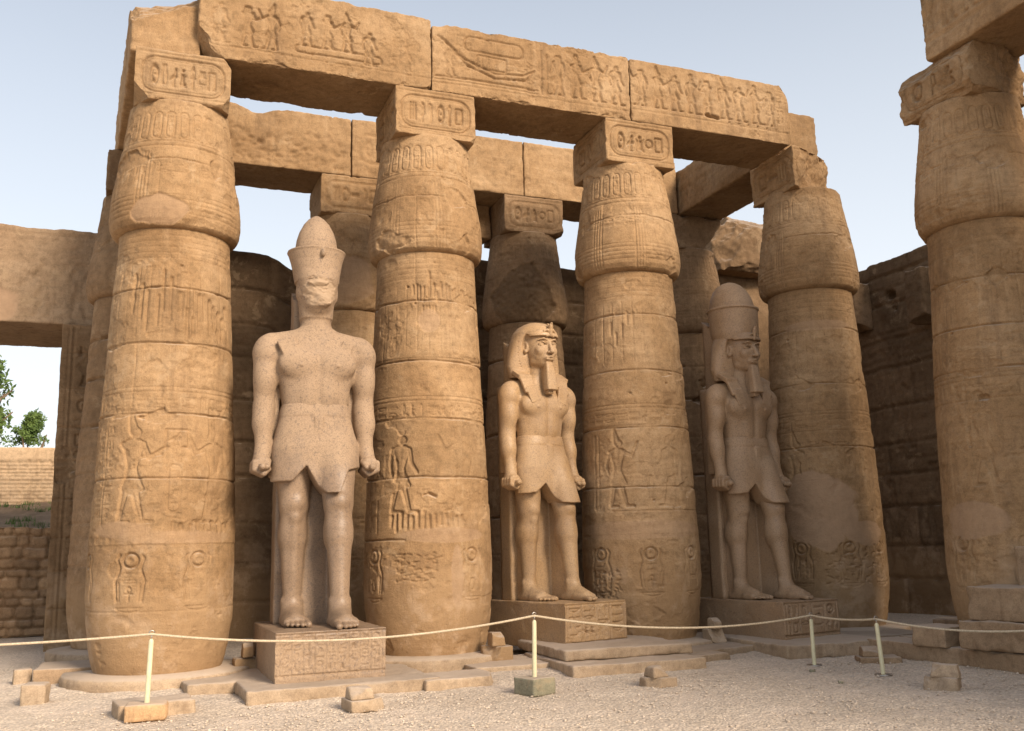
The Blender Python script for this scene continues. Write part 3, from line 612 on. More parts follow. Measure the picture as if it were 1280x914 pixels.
def grass_tufts(pts, seed):
    rg = random.Random(seed); V = []; T = []
    for x, y, z in pts:
        for k in range(26):
            a = rg.uniform(0, 6.28); r = rg.uniform(0, .22); h = rg.uniform(.05, .16); bx, by = x+r*math.cos(a), y+r*math.sin(a); b2 = rg.uniform(0, 6.28)
            i = len(V); V += [(bx-.012*math.cos(b2), by-.012*math.sin(b2), z-.02), (bx+.012*math.cos(b2), by+.012*math.sin(b2), z-.02), (bx+rg.uniform(-.06, .06), by+rg.uniform(-.06, .06), z+h)]; T.append((i, i+1, i+2))
    return mesh_np('grass', V, np.zeros((0, 4)), T, smooth=False)
rg = random.Random(5); pts = []
for k in range(46):
    u, v = rg.uniform(-5.5, -2.2), rg.choice([rg.uniform(13.8, 15.2), rg.uniform(11, 12.5)]); p = W(u, v); pts.append((p[0], p[1], 2.12+(v-10.2)*.19))
tag(link('grass', grass_tufts(pts, 3), 'leaf'), kind='stuff')

def tube_np(pts, rad, n=8):
    pts = [Vector(p) for p in pts]; V = []; Q = []; up = Vector((0, 0, 1))
    for i, p in enumerate(pts):
        d = (pts[min(i+1, len(pts)-1)]-pts[max(i-1, 0)]).normalized(); a = d.cross(up)
        if a.length < 1e-3: a = Vector((1, 0, 0))
        a.normalize(); b2 = a.cross(d).normalized(); r = rad[i] if hasattr(rad, '__len__') else rad
        for k in range(n): t = 2*math.pi*k/n; V.append(p+a*math.cos(t)*r+b2*math.sin(t)*r)
        if i:
            for k in range(n): Q.append(((i-1)*n+k, (i-1)*n+(k+1) % n, i*n+(k+1) % n, i*n+k))
    m = len(V); V.append(pts[0]); V.append(pts[-1]); T = []
    for k in range(n): T.append((m, (k+1) % n, k)); T.append((m+1, (len(pts)-1)*n+k, (len(pts)-1)*n+(k+1) % n))
    return [tuple(v) for v in V], Q, T
# date palm
def palm(uvz, H, seed, label, L0=1.7, nf=44):
    rg = random.Random(seed); t = thing('palm_tree', label, 'palm tree', uvz)
    V, Q, T = tube_np([(0, 0, 0), (.05, 0, H*.4), (.0, .05, H*.8), (0, 0, H)], [.26, .2, .19, .2], 12); link('trunk', mesh_np('trunk', V, Q, T), 'bark', t)
    V = []; T = []
    for f in range(nf):
        a = rg.uniform(0, 6.28); el = rg.uniform(-.5, 1.35); L = rg.uniform(.75, 1.1)*L0; p = Vector((0, 0, H)); d = Vector((math.cos(a)*math.cos(el), math.sin(a)*math.cos(el), math.sin(el)))
        for s in range(26):
            p = p+d*(L/26); d = (d+Vector((0, 0, -.05-.03*s/26))).normalized(); side = d.cross(Vector((0, 0, 1))).normalized(); l = .42*L0/1.7*(1-.6*abs(s/26-.45))
            for sg in (-1, 1):
                q = p+side*sg*l+d*l*.6+Vector((0, 0, rg.uniform(-.12, .05)*1.)); w = d*.022; i = len(V); V += [tuple(p-w), tuple(p+w), tuple(q)]; T.append((i, i+1, i+2))
            i = len(V); V += [tuple(p-d*L/26-side*.012), tuple(p-d*L/26+side*.012), tuple(p)]; T.append((i, i+1, i+2))
    link('crown', mesh_np('crown', V, np.zeros((0, 4)), T, smooth=False), 'palm_leaf', t); return t

def tree(uvz, H, R_, seed, label, n=3400, ls=.075):
    rg = random.Random(seed); t = thing('tree', label, 'tree', uvz)
    V, Q, T = tube_np([(0, 0, 0), (.1, 0, H*.35), (.05, .1, H*.7)], [.2, .15, .08], 10)
    for k in range(9):
        a = k*2.4; V2, Q2, T2 = tube_np([(.05, .05, H*(.35+.035*k)), (math.cos(a)*R_*.45, math.sin(a)*R_*.45, H*(.6+.02*k)), (math.cos(a)*R_*.85, math.sin(a)*R_*.8, min(H*(.72+.02*k), H-R_*.4))], [.07, .045, .02], 6)
        o_ = len(V); V += V2; Q += [tuple(i+o_ for i in q) for q in Q2]; T += [tuple(i+o_ for i in q) for q in T2]
    link('trunk', mesh_np('trunk', V, Q, T), 'bark', t)
    cl = []
    for k in range(46):
        a = rg.uniform(0, 6.28); r = R_*rg.uniform(.1, 1); z_ = rg.uniform(0, 1); cl.append((math.cos(a)*r*(1.1-.6*z_), math.sin(a)*r*(1.1-.6*z_), H-R_*1.7*(1-z_), rg.uniform(.2, .42)*R_))
    V = []; Q = []
    for k in range(n):
        c = rg.choice(cl); d = Vector((rg.gauss(0, 1), rg.gauss(0, 1), rg.gauss(0, .8))).normalized()*c[3]*rg.uniform(.5, 1.05); p = Vector(c[:3])+d
        a_ = Vector((rg.gauss(0, 1), rg.gauss(0, 1), rg.gauss(0, 1))).normalized(); b_ = a_.orthogonal().normalized(); s = ls*rg.uniform(.6, 1.3)
        i = len(V); V += [tuple(p-a_*s), tuple(p+b_*s*.45), tuple(p+a_*s), tuple(p-b_*s*.45)]; Q.append((i, i+1, i+2, i+3))
    link('crown', mesh_np('crown', V, Q, smooth=False), 'leaf', t); return t
tree((-4.85, 17.8, 2.6), 4.6, 1.3, 8, 'bright green leafy tree at the left edge of the gateway opening', 5200, .085)
tree((-3.75, 24, .6), 6.1, .62, 9, 'small blue-green treetop showing above the brick wall beyond the gateway', 3600, .06)

# ------------------------------------------------------------------ columns
SH = [(.2, .805), (.32, .845), (.5, .885), (.8, .925), (1.15, .945), (1.6, .94), (2.1, .922), (3., .895), (4., .85), (5., .80), (5.7, .765), (6.02, .752)]
CP = [(6.02, .755), (6.035, .80), (6.07, .845), (6.14, .878), (6.26, .895), (6.42, .893), (6.62, .872), (6.85, .838), (7.1, .80), (7.4, .755), (7.7, .715), (7.92, .69)]
def face_angle(u, v): return math.atan2(CAM_UV[1]-v, CAM_UV[0]-u)
def shaft_canvas(seed, joints, f):
    cv = Canvas(-1.5, 1.5, .2, 6.05, 84 if seed > 9 else 112); cv.gain = 1.1; random.seed(seed)
    for z in (5.92, 5.84, 5.76, 5.68, 5.60): cv.line([(-1.5, z), (1.5, z)], .006, .008)
    for k in range(16): cv.line([(-1.4+k*.18, 5.5), (-1.4+k*.18, 4.5)], .007, .010)
    text_row(cv, -1.4, 1.4, 3.52, .2, .02, seed)
    for z in (3.48, 3.76, 3.82): cv.line([(-1.4, z), (1.4, z)], .007, .014)
    f(cv); cv.finish(seed, .55)
    rg = random.Random(seed+500)
    for k in range(7):
        z = rg.choice([j for j in joints if not isinstance(j, tuple)])+rg.uniform(-.08, .08); cv.patch(rg.uniform(-1.3, 1.3), z, rg.uniform(.06, .28), rg.uniform(.03, .13), rg.uniform(.018, .04), rg.randint(0, 99), 0, .05, .45)
    for k in range(5): cv.patch(rg.uniform(-1.3, 1.3), rg.uniform(.8, 5.5), rg.uniform(.1, .35), rg.uniform(.06, .2), rg.uniform(.008, .016), rg.randint(0, 99), 0, .06, .5)
    for i, j in enumerate(joints):
        if isinstance(j, tuple): cv.joint_h(j[0], j[1], j[2], seed=seed*13+i, amp=.025)
        else: cv.joint_h(j, seed=seed*13+i, amp=.03, depth=.075, w=.013)
    rg = random.Random(seed); js = sorted([j for j in joints if not isinstance(j, tuple)]+[.2, 6.])
    for a, b in zip(js[:-1], js[1:]):
        q = cv.win(-1.5, 1.5, a, b)
        if q: cv.T[q[0]] = rg.uniform(-.10, .08)
        if rg.random() < .75 and a > 1.5: cv.joint_v(rg.uniform(-.8, .8), a, b, seed=rg.randint(0, 99), depth=.022)
    for k in range(6): x, z = rg.uniform(-1.2, 1.2), rg.uniform(.8, 5.8); cv.cut([('c', x, z, x+.02, z, .022, .018)], .05, .02, 'J')
    return cv
def cap_canvas(seed, patch=None):
    cv = Canvas(-1.5, 1.5, 6.02, 7.93, 84 if seed > 9 else 112)
    for k in range(14):
        x = -1.4+k*.21; cart_v(cv, x, 7.33, 7.72, .13, seed+k, .014)
    cv.line([(-1.5, 7.27), (1.5, 7.27)], .007, .012); cv.line([(-1.5, 7.2), (1.5, 7.2)], .007, .012)
    for k in range(5): cv.line([(-1.5, 6.2+k*.065), (1.5, 6.2+k*.065)], .006, .009)
    for x in (-.55, .15, .85):
        for d_ in (0, .05, .1, .15): cv.line([(x+d_, 7.1), (x+d_, 6.08)], .006, .012)
    text_row(cv, -.9, .9, 6.75, .2, .014, seed)
    cv.finish(seed, .75); cv.joint_h(6.93+.08*math.sin(seed*2.1), seed=seed, amp=.07, depth=.045, w=.012); cv.joint_v(.25*math.sin(seed*5.), 6.05, 6.93, seed+3, depth=.03)
    rg = random.Random(seed+700)
    for k in range(5): cv.patch(rg.uniform(-1.2, 1.2), rg.choice([6.12, 6.2, 6.9, 7.0, 7.75]), rg.uniform(.08, .3), rg.uniform(.05, .16), rg.uniform(.02, .05), rg.randint(0, 99), 0, .05, .45)
    if patch: cv.patch(*patch)
    cv.finish(seed, 0); return cv
def abacus_canvas(signs, full=True, seed=0):
    cv = Canvas(-.65, .65, 0, .8, 100)
    cart_h(cv, -.55, .55, .12, .64, signs, .034); cv.line([(-.6, .7), (.6, .7)], .006, .014); cv.line([(-.6, .08), (.6, .08)], .006, .014)
    cv.finish(seed, .12); return cv
SIGN = [['sun', 'jar', 'bird', 'seat', 'ankh', 'comb', 'house'], ['bars', 'reed', 'was', 'sun', 'feather', 'box'], ['sun', 'bird', 'beetle', 'mouth', 'box'], ['bars', 'disc', 'water', 'reed', 'box'], ['disc', 'feather', 'jar', 'bars']]
def column(u, v, seed, label, shaft, cap, ab, group='papyrus-bud columns of the colonnade', res=.0102, drum=True, ab_kw=None, cap_kw=None, sh_kw=None, disc=1.2, absz=(1.29, 1.29, .76), mat='sandstone'):
    t = thing('column', label, 'column', (u, v, 0), 0, group); fa = face_angle(u, v)
    rg = random.Random(seed); dr = []; zc = .2
    for a in [1.8, 2.65, 3.5, 4.4, 5.25, 6.1]: dr.append((zc, a, rg.uniform(-.006, .006))); zc = a
    link('shaft', lathe_mesh('shaft', SH, fa, res, shaft, seed, drums=dr, cap_bot=False, rough=.009, **(sh_kw or {})), mat, t)
    link('capital', lathe_mesh('capital', CP, fa, res, cap, seed+40, rough=.009, **(cap_kw or {})), mat, t)
    kw = dict(r0=.015, chip=.09, fq=3., rough=.006); kw.update(ab_kw or {})
    link('abacus', block_mesh('abacus', absz, max(res*1.15, .011), seed=seed+7, cv=ab, **kw), mat, t).location = (0, 0, 7.905)
    if disc: link('base_disc', lathe_mesh('base_disc', [(0, disc), (.14, disc), (.19, disc-.03), (.205, disc-.08), (.21, .6)], fa, max(res*1.6, .022), None, seed+90, rough=.016), 'slab_stone', t)
    return t
def emblem(cv, x, z, d=.034):
    cv.cut([('o', x, z, .088, .088, .013)], d); cv.cut([('c', x, z, x, z, .03, .03)], d*.4); text_col(cv, x-.1, z-.12, .2, z-.5, d*.8, int(x*29)+3)
    for q in (-1, 1): cv.line([(x+q*.15, z-.5), (x+q*.175, z-.25), (x+q*.125, z-.1), (x+q*.16, z+.03), (x+q*.13, z+.07)], .010, d*.85); cv.line([(x+q*.115, z-.5), (x+q*.13, z-.28)], .007, d*.6)
    cv.cut(tr(GL['basket'], x-.16, z-.66, .32, .11), d*.6)
# column 1
def f(cv):
    figure(cv, -.42, 2.05, 1.35, 1, 'tall', 'offer', .03); figure(cv, .62, 2.05, 1.3, -1, 'plumes', 'up', .024, False)
    for x in (-1.18, -1.0, -.82): text_col(cv, x, 3.4, .13, 2.05, .02, int(x*50)); cv.line([(x-.02, 3.42), (x-.02, 2.0)], .006, .015)
    cv.cut(tr(GL['house'], -.05, 3.0, .34, .3), .02); cv.cut(tr(GL['bird'], .0, 3.05, .2, .2), .02); cart_v(cv, .1, 2.2, 2.8, .14, 4)
    for k in range(9): cv.gouge(-.55+k*.11+random.uniform(-.03, .03), 4.95+random.uniform(-.1, .2), random.uniform(.25, .6), .02, .028)
    for k in range(10): cv.gouge(.12+k*.085, 4.75+random.uniform(-.15, .25), random.uniform(.15, .45), .026, .035)
    for k in range(9): cv.gouge(.1+k*.1, 2.0+random.uniform(-.03, .03), random.uniform(.06, .14), .018, .03)
    for x in (-1.12, -.36, .42):
        emblem(cv, x, 1.60, .036)
    cv.line([(-1.5, .97), (1.5, .97)], .007, .01)
    cv.fade(.75, 1.3, .4, .4, .8, 2)
sc1 = shaft_canvas(1, [5.18, 4.42, 3.47, 2.63], f); sc1.patch(-.55, 1.98, .4, .10, .004, 3, .4, .3); sc1.patch(.2, 1.88, .7, .08, .003, 5, .35, .4); sc1.finish(1, 0)
column(0, 0, 1, 'leftmost large front column with broken-cornered block on top and gouged shaft', sc1, cap_canvas(1, (-.20, 6.25, .38, .22, .022, 2, .55, .05, .42)), {'front': abacus_canvas(SIGN[0])},
       ab_kw=dict(cuts=[(-.75, -.35, -.6, .545, .04), (.75, -.5, -.45, .70, .04), (.7, -.3, .65, 1.05, .03)], chip=.07))
# column 2
def f(cv):
    figure(cv, -.38, 2.15, 1.2, 1, 'disc', 'down', .032); figure(cv, .5, 2.15, 1.25, -1, 'plumes', 'up', .018, False); cv.line([(.45, 3.4), (.45, 2.2)], .008, .012)
    for x in (-1.1, -.93, -.76): cv.line([(x, 2.9), (x, 1.9)], .01, .02)
    for k in range(16): cv.gouge(-.22+k*.06+random.uniform(-.02, .02), 5.33+random.uniform(-.03, .1)+(.2 if k in (5, 13) else 0), random.uniform(.12, .26)+(.2 if k in (5, 13) else 0), .016, .03)
    for k in range(14): cv.gouge(-.5+k*.075, 2.03+random.uniform(-.03, .03), random.uniform(.12, .24), .02, .035)
    for x, a in ((-.82, 1.), (.62, 1.)):
        emblem(cv, x, 1.56, .034)
    for k in range(60): a, b_ = random.uniform(-.42, .12), random.uniform(1.2, 1.6); cv.cut([('c', a, b_, a+random.uniform(-.06, .1), b_+random.uniform(-.02, .03), .02, .012)], .03, .02, 'J')
    for k in range(5): cv.gouge(-.05+k*.05, 5.12, .1, .014, .025)
    cv.cut([('c', .02, 2.42, .1, 2.38, .03, .03), ('c', -.05, 2.4, .0, 2.42, .02, .02)], .07, .03, 'J')
sc2 = shaft_canvas(2, [5.27, 4.35, 3.5, 2.65, (1.78, -1.5, -.3)], f); sc2.patch(.05, 4.95, .17, .17, .008, 3, .5, .08, .1); sc2.patch(.25, 1.84, .6, .10, .002, 6, .5); sc2.patch(.38, 1.3, .09, .4, .004, 9, .6); sc2.finish(2, 0)
column(3.72, 0, 2, 'second front column from the left, square-cut cartouche block on top, standing between the two tallest-lit statues', sc2, cap_canvas(2), {'front': abacus_canvas(SIGN[1], seed=4), 'left': abacus_canvas(['box', 'bars', 'sun'], seed=9)}, ab_kw=dict(cuts=[(.6, -.5, -.6, .665, .03), (-.6, -.5, -.6, .70, .03)], chip=.07))
# column 3
def f(cv):
    figure(cv, -.3, 2.2, 1.15, 1, 'tall', 'up', .034); figure(cv, .55, 2.2, 1.15, -1, 'plumes', 'down', .026, False)
    cv.line([(-.7, 3.35), (-.7, 2.2)], .012, .024); cv.line([(-.62, 3.35), (-.62, 2.2)], .008, .018); text_row(cv, .2, 1.1, 3.15, .2, .02, 8); cv.line([(-.4, 2.15), (1.2, 2.15)], .008, .018)
    cv.cut(tr(GL['jar'], .1, 2.3, .18, .4), .02)
    for x in (-.62, .14, .85):
        emblem(cv, x, 1.50, .036)
    for k in range(70): a, b_ = random.uniform(-.8, -.3), random.uniform(.75, 1.25); cv.cut([('c', a, b_, a+random.uniform(-.04, .06), b_+random.uniform(-.03, .03), .022, .012)], .03, .02, 'J')
    for k in range(5): cv.gouge(-.35+k*.1, 5.05+random.uniform(-.2, .2), .2, .018, .025)
sc3 = shaft_canvas(3, [5.3, 4.37, 3.45, 2.52], f); sc3.patch(0, 1.86, 1.2, .14, .003, 7, .5); sc3.patch(.0, .62, .28, .12, .02, 7, .0); sc3.J[:, :int(.62*84)] += .0; sc3.finish(3, 0)
column(7.30, 0, 3, 'third front column from the left, its carved block touching the joint of two roof beams', sc3, cap_canvas(3), {'front': abacus_canvas(SIGN[2], seed=2), 'left': abacus_canvas(['box', 'jar', 'bars'], seed=5)}, ab_kw=dict(chip=.06))
# column 4
def f(cv):
    figure(cv, -.45, 2.2, 1.2, 1, 'tall', 'offer', .034); text_row(cv, -.2, .7, 3.1, .22, .022, 12)
    figure(cv, .6, 2.2, 1.2, -1, 'disc', 'up', .02, False)
    for x in (-.45, .3, .9):
        emblem(cv, x, 1.5, .036)
    for k in range(80): a, b_ = random.uniform(-.1, .9), random.uniform(.9, 1.7); cv.cut([('c', a, b_, a+random.uniform(-.04, .06), b_+random.uniform(-.03, .03), .024, .012)], .03, .02, 'J')
sc4 = shaft_canvas(4, [5.3, 4.3, 3.2], f); sc4.patch(-.15, 2.15, .6, .62, .004, 17, .9, .1, .3); sc4.patch(.62, 1.75, .4, .2, .004, 19, .8); sc4.patch(.1, 5.35, .7, .1, .002, 19, .5); sc4.finish(4, 0)
column(11.07, 0, 4, 'fourth front column with a large smooth plaster patch, at the inner corner behind the right statue', sc4, cap_canvas(4), {'front': abacus_canvas(SIGN[3]), 'left': abacus_canvas(['box', 'water', 'bars'], seed=3)},
       ab_kw=dict(cuts=[(.45, -.85, -.1, .27, .09), (.3, -.6, -.75, .33, .08), (.8, -.3, .5, .86, .12)], chip=.12, rough=.016))
# column 5
def f(cv):
    figure(cv, -.3, 2.3, 1.25, 1, 'disc', 'down', .024); figure(cv, .7, 2.3, 1.2, -1, 'tall', 'offer', .02)
    text_row(cv, -1.2, .9, 4.0, .2, .018, 8)
    for x in (-.7, .1, .9): emblem(cv, x, 1.55, .03)
    cv.cut([('c', -.25, 3.5, -.18, 3.5, .05, .05)], .07, .03, 'J')
sc5 = shaft_canvas(5, [5.2, 4.5, 3.9], f); sc5.patch(-.5, 1.85, .45, .25, .003, 7, .7); sc5.finish(5, 0)
column(11.07, -3.95, 5, 'dark brown column at the far right edge with a badly broken block on top', sc5, cap_canvas(6), {'front': None, 'left': abacus_canvas(['disc', 'reed', 'seat'], seed=3)} if 0 else {'left': abacus_canvas(['disc', 'reed', 'seat'], seed=3)},
       absz=(1.36, 1.36, .78), ab_kw=dict(cuts=[(.3, -.9, -.05, .60, .14), (.8, -.1, -.6, .50, .1), (-.8, 0, .6, .86, .05), (-.8, 0, -.6, .45, .07), (0, -.75, -.7, .44, .1)], chip=.2, rough=.014), sh_kw=dict(cuts=()))
# further columns of the right wing, beyond the frame
for k in range(1, 5):
    column(11.07, -3.95-3.72*k, 60+k, 'column of the right wing beyond the right edge of the view, standing %s from the court corner' % ['third', 'fourth', 'fifth', 'sixth'][k-1], None, None, None, 'columns of the right wing', .12)
# back row
def back_canvas(seed):
    def f(cv): figure(cv, -.35, 2.1, 1.2, 1, 'disc', 'offer', .03); figure(cv, .5, 2.1, 1.2, -1, 'wig', 'down', .03); [text_col(cv, x, 1.6, .2, .9, .03, seed+int(x*9)) for x in (-.7, 0, .6)]
    cv = shaft_canvas(seed, [5.3, 4.6, 3.8, 3.0, 2.2, 1.5], f)
    for i, z in enumerate((5.3, 4.6, 3.8, 3.0, 2.2)): cv.joint_h(z, -1.4+.3*(i*seed % 5), -.1+.35*(i*seed % 4), seed+i, .03, .16, .028)
    cv.patch(.35, 4.95, .14, .08, .12, 3, 0, .05, .3); cv.patch(.3, 4.55, .25, .09, .15, 4, 0, .05, .3)
    return cv.finish(seed, 0)
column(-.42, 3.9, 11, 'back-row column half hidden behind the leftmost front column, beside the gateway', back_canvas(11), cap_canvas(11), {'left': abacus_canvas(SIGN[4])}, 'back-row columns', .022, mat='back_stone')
column(3.3, 3.9, 12, 'back-row column seen just right of the left statue and its crown, behind the second front column', back_canvas(12), cap_canvas(12, (.0, 6.6, .5, .5, .03, 5, .6)), {'front': abacus_canvas(SIGN[3])}, 'back-row columns', .022)
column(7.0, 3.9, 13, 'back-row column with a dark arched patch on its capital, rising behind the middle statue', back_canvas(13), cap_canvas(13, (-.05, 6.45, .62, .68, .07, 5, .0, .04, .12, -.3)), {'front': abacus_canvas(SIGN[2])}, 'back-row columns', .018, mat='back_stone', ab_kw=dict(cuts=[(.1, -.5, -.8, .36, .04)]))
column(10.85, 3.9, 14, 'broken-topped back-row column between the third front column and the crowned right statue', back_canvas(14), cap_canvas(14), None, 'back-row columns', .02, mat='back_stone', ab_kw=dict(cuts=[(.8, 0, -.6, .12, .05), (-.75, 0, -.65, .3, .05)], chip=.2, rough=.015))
o = link('broken_stone_lug', block_mesh('broken_stone_lug', (.42, .5, .72), .03, .05, .15, 33, None, None, .01), 'sandstone'); place(o, (6.12, 4.25, 7.95)); tag(o, 'small broken lug of stone beside the block over the middle back-row column', 'stone block')

# ------------------------------------------------------------------ roof beams
def beam(label, u0, u1, v0, dep, z0, h, cvs, seed, res=.02, rot=0, top=None, cuts=(), chip=.10, group=None, fq=2.6):
    w = u1-u0; me = block_mesh('architrave_block', (w, dep, h), res, .02, chip, seed, cvs, top, .007, cuts, fq)
    o = link('architrave_block', me, 'sandstone'); place(o, ((u0+u1)/2, v0+dep/2, z0), rot); tag(o, label, 'stone beam', group or 'roof beams over the front columns'); return o
cA = Canvas(-1.8, 1.8, 0, 1.2, 84)
for k, (x, s) in enumerate(((-1.45, 1), (-1.05, 1), (-.7, -1), (-.2, 1), (.12, 1), (.42, 1), (.75, 1))): figure(cA, x, .42 if x > -.6 and x < .7 else .25, .62 if x > -.6 else .72, s, ['none', 'wig', 'tall'][k % 3], ['down', 'offer', 'up'][k % 3], .045)
cA.cut([('b', -.35, .3, .95, .42, .05, .01)], .03); text_col(cA, 1.1, 1., .16, .25, .02, 3); cA.line([(1.35, .3), (1.35, .8)], .01, .02); figure(cA, 1.35, .25, .4, 1, 'wig', 'down', .025)
cA.fade(-1.5, .5, .5, .7, .6, 5); cA.line([(-1.8, .2), (1.8, .2)], .008, .014); cA.finish(71, .3); cA.joint_h(.22, -1.3, -.4, 9, .03); cA.finish(71, 0)
cB = Canvas(-1.8, 1.8, 0, 1.2, 84)
cB.line([(-1.65, 1.0), (-1.2, .62), (-.7, .45), (-.2, .5), (.0, .62)], .012, .035); cB.line([(-1.6, .95), (-1.15, .52), (-.7, .36), (-.15, .42), (.0, .62)], .012, .035)
cB.cut([('b', -1.2, .78, -.2, 1.02, .1, .011)], .03); cB.line([(-1.7, .28), (.05, .28)], .012, .03); cB.line([(-1.7, .22), (.05, .22)], .008, .02); cB.cut([('b', -1., .5, -.5, .72, .03, .01)], .03); text_row(cB, -.95, -.1, .52, .18, .02, 4)
figure(cB, -1.45, .3, .55, 1, 'none', 'up', .025); cB.line([(.12, .22), (.12, 1.0)], .01, .03); cB.line([(.22, .22), (.22, .95)], .01, .03)
for k, (x, s) in enumerate(((.42, -1), (.75, 1), (1.12, 1), (1.48, 1))): figure(cB, x, .24, .78, s, ['wig', 'disc', 'tall', 'none'][k], ['down', 'offer', 'up', 'down'][k], .036)
cB.line([(-1.8, .16), (1.8, .16)], .008, .014); cB.finish(72, .25); cB.joint_v(-.72, .3, 1.1, 3, .01, .012); cB.finish(72, 0)
cC = Canvas(-1.7, 1.7, 0, 1.2, 84)
for k in range(9): figure(cC, -1.42+k*.33, .3, .74, 1 if k % 4 else -1, ['wig', 'tall', 'none', 'disc'][k % 4], ['up', 'offer', 'down'][k % 3], .036)
text_col(cC, 1.35, 1.05, .16, .3, .03, 7); cC.line([(-1.7, .22), (1.7, .22)], .008, .014); cC.finish(73, .2)
for k in range(6): cC.cut([('c', .32+k*.2, .26-.004*k, .33+k*.2, .26, .022, .02)], .06, .02, 'J')
cC.cut([('c', -.12, .33, .12, .3, .045, .035)], .12, .03, 'J'); cC.finish(73, 0)
beam('left block of the front roof beam, worn offering figures carved on its face', .17, 3.645, -.65, 1.24, 8.67, 1.27, {'front': cA}, 81, .0125, top=lambda x: 1.22+.06*n1(x*2, 4)+.02*n1(x*9, 2), cuts=[(-.8, -.3, -.55, 1.28, .07)], chip=.16, fq=3.4)
beam('middle block of the front roof beam, carved with a boat and four walking figures', 3.665, 7.15, -.65, 1.22, 8.67, 1.17, {'front': cB}, 82, .0125, top=lambda x: 1.15+.025*n1(x*2, 14)+.012*n1(x*9, 2)-.06*sstep(-1.5, -1.72, x), chip=.13, fq=3.4)
beam('right block of the front roof beam, procession of figures and a row of small holes', 7.17, 10.42, -.65, 1.22, 8.67, 1.16, {'front': cC}, 83, .0125, top=lambda x: 1.13+.02*n1(x*2, 24)+.01*n1(x*9, 2), cuts=[(.8, 0, .5, 1.82, .03)], chip=.08)
# beam running back from the fourth column
cN = Canvas(-3, 3, 0, 1.2, 50); text_row(cN, -2.3, 2.3, .4, .4, .03, 4); cN.finish(5, .95)
o = link('architrave_block', block_mesh('architrave_block', (4.6, 1.1, 1.0), .04, .03, .14, 84, {'front': cN}, None, .02, [(.4, -.7, -.6, .95, .12)]), 'sandstone'); place(o, (11.0, 2.3, 8.67), -90); tag(o, 'roof beam running back from the fourth column, ragged dark underside', 'stone beam', 'cross beams')
# beam running back from the first column
o = link('architrave_block', block_mesh('architrave_block', (5.1, .95, 1.18), .035, .03, .16, 85, None, lambda x: 1.15+.06*n1(x*1.5, 4)+.03*n1(x*6, 4), .02, [(.55, -.35, .75, 1.92, .1), (.9, -.4, .2, 2.5, .08)]), 'sandstone'); place(o, (-.38, 2.1, 8.67), -87); tag(o, 'rough roof beam running back from the leftmost column, broken at its near end', 'stone beam', 'cross beams')
# back row beams
cD = Canvas(-1.6, 1.6, 0, 1.3, 60)
for k in range(140): a, b_ = random.uniform(-1.4, 1.4), random.uniform(.1, .75); cD.cut([('c', a, b_, a+random.uniform(-.12, .12), b_+random.uniform(-.04, .08), .04, .02)], random.uniform(.02, .06), .035, 'J')
cD.cut([('c', -.15, .55, -.12, .55, .07, .07)], .08, .04, 'J'); cD.finish(2, 0)
cE = Canvas(-1.8, 1.8, 0, 1.3, 60); cart_h(cE, -1.65, -.9, .3, .9, ['sun', 'reed', 'box'], .025); text_row(cE, -.8, 1.6, .35, .45, .02, 3); cE.finish(12, .7)
beam('eroded left block of the rear roof beam, pitted face with a hole', .1, 3.22, 3.25, 1.2, 8.67, 1.2, {'front': cD}, 86, .03, top=lambda x: 1.17+.05*n1(x*2.2, 4)+.02*n1(x*8, 5)-.13*np.exp(-((x+.2)/.3)**2), chip=.14, group='rear roof beams')
beam('middle block of the rear roof beam, faint oval carving at its left end', 3.24, 6.78, 3.25, 1.2, 8.67, 1.2, {'front': cE}, 87, .03, top=lambda x: 1.17+.02*n1(x*2.2, 14), chip=.09, group='rear roof beams')
beam('right block of the rear roof beam, plain face between the third and fourth bays', 6.8, 10.4, 3.25, 1.2, 8.67, 1.2, None, 88, .03, top=lambda x: 1.17+.02*n1(x*2.2, 24), chip=.09, group='rear roof beams')
# right wing beam
cF = Canvas(-2.2, 2.2, 0, 1.6, 80)
for k in range(10): figure(cF, -1.75+k*.37, .38, .85, 1 if k % 3 else -1, ['tall', 'wig', 'disc'][k % 3], ['down', 'offer', 'up'][k % 3], .04, staff=k % 2 == 0)
text_col(cF, -1.98, 1.3, .16, .3, .03, 9); cF.line([(-2.2, .26), (2.2, .26)], .01, .02); cF.line([(-2.2, .3), (2.2, .3)], .008, .02); cF.finish(22, .2)
o = link('architrave_block', block_mesh('architrave_block', (3.7, 1.25, 1.4), .022, .02, .07, 91, {'front': cF}, None, .006), 'sandstone'); place(o, (11.05, -5.72, 8.68), -90); tag(o, 'carved roof beam at the top right corner, jutting out over the far right column', 'stone beam', 'right wing roof beams')
for k in range(1, 4):
    o = link('architrave_block', block_mesh('architrave_block', (3.7, 1.25, 1.4), .15, .02, .05, 92+k, None, None, .006), 'sandstone'); place(o, (11.05, -5.72-3.72*k, 8.68), -90); tag(o, 'roof beam of the right wing beyond the right edge, bay %s' % ['two', 'three', 'four'][k-1], 'stone beam', 'right wing roof beams')
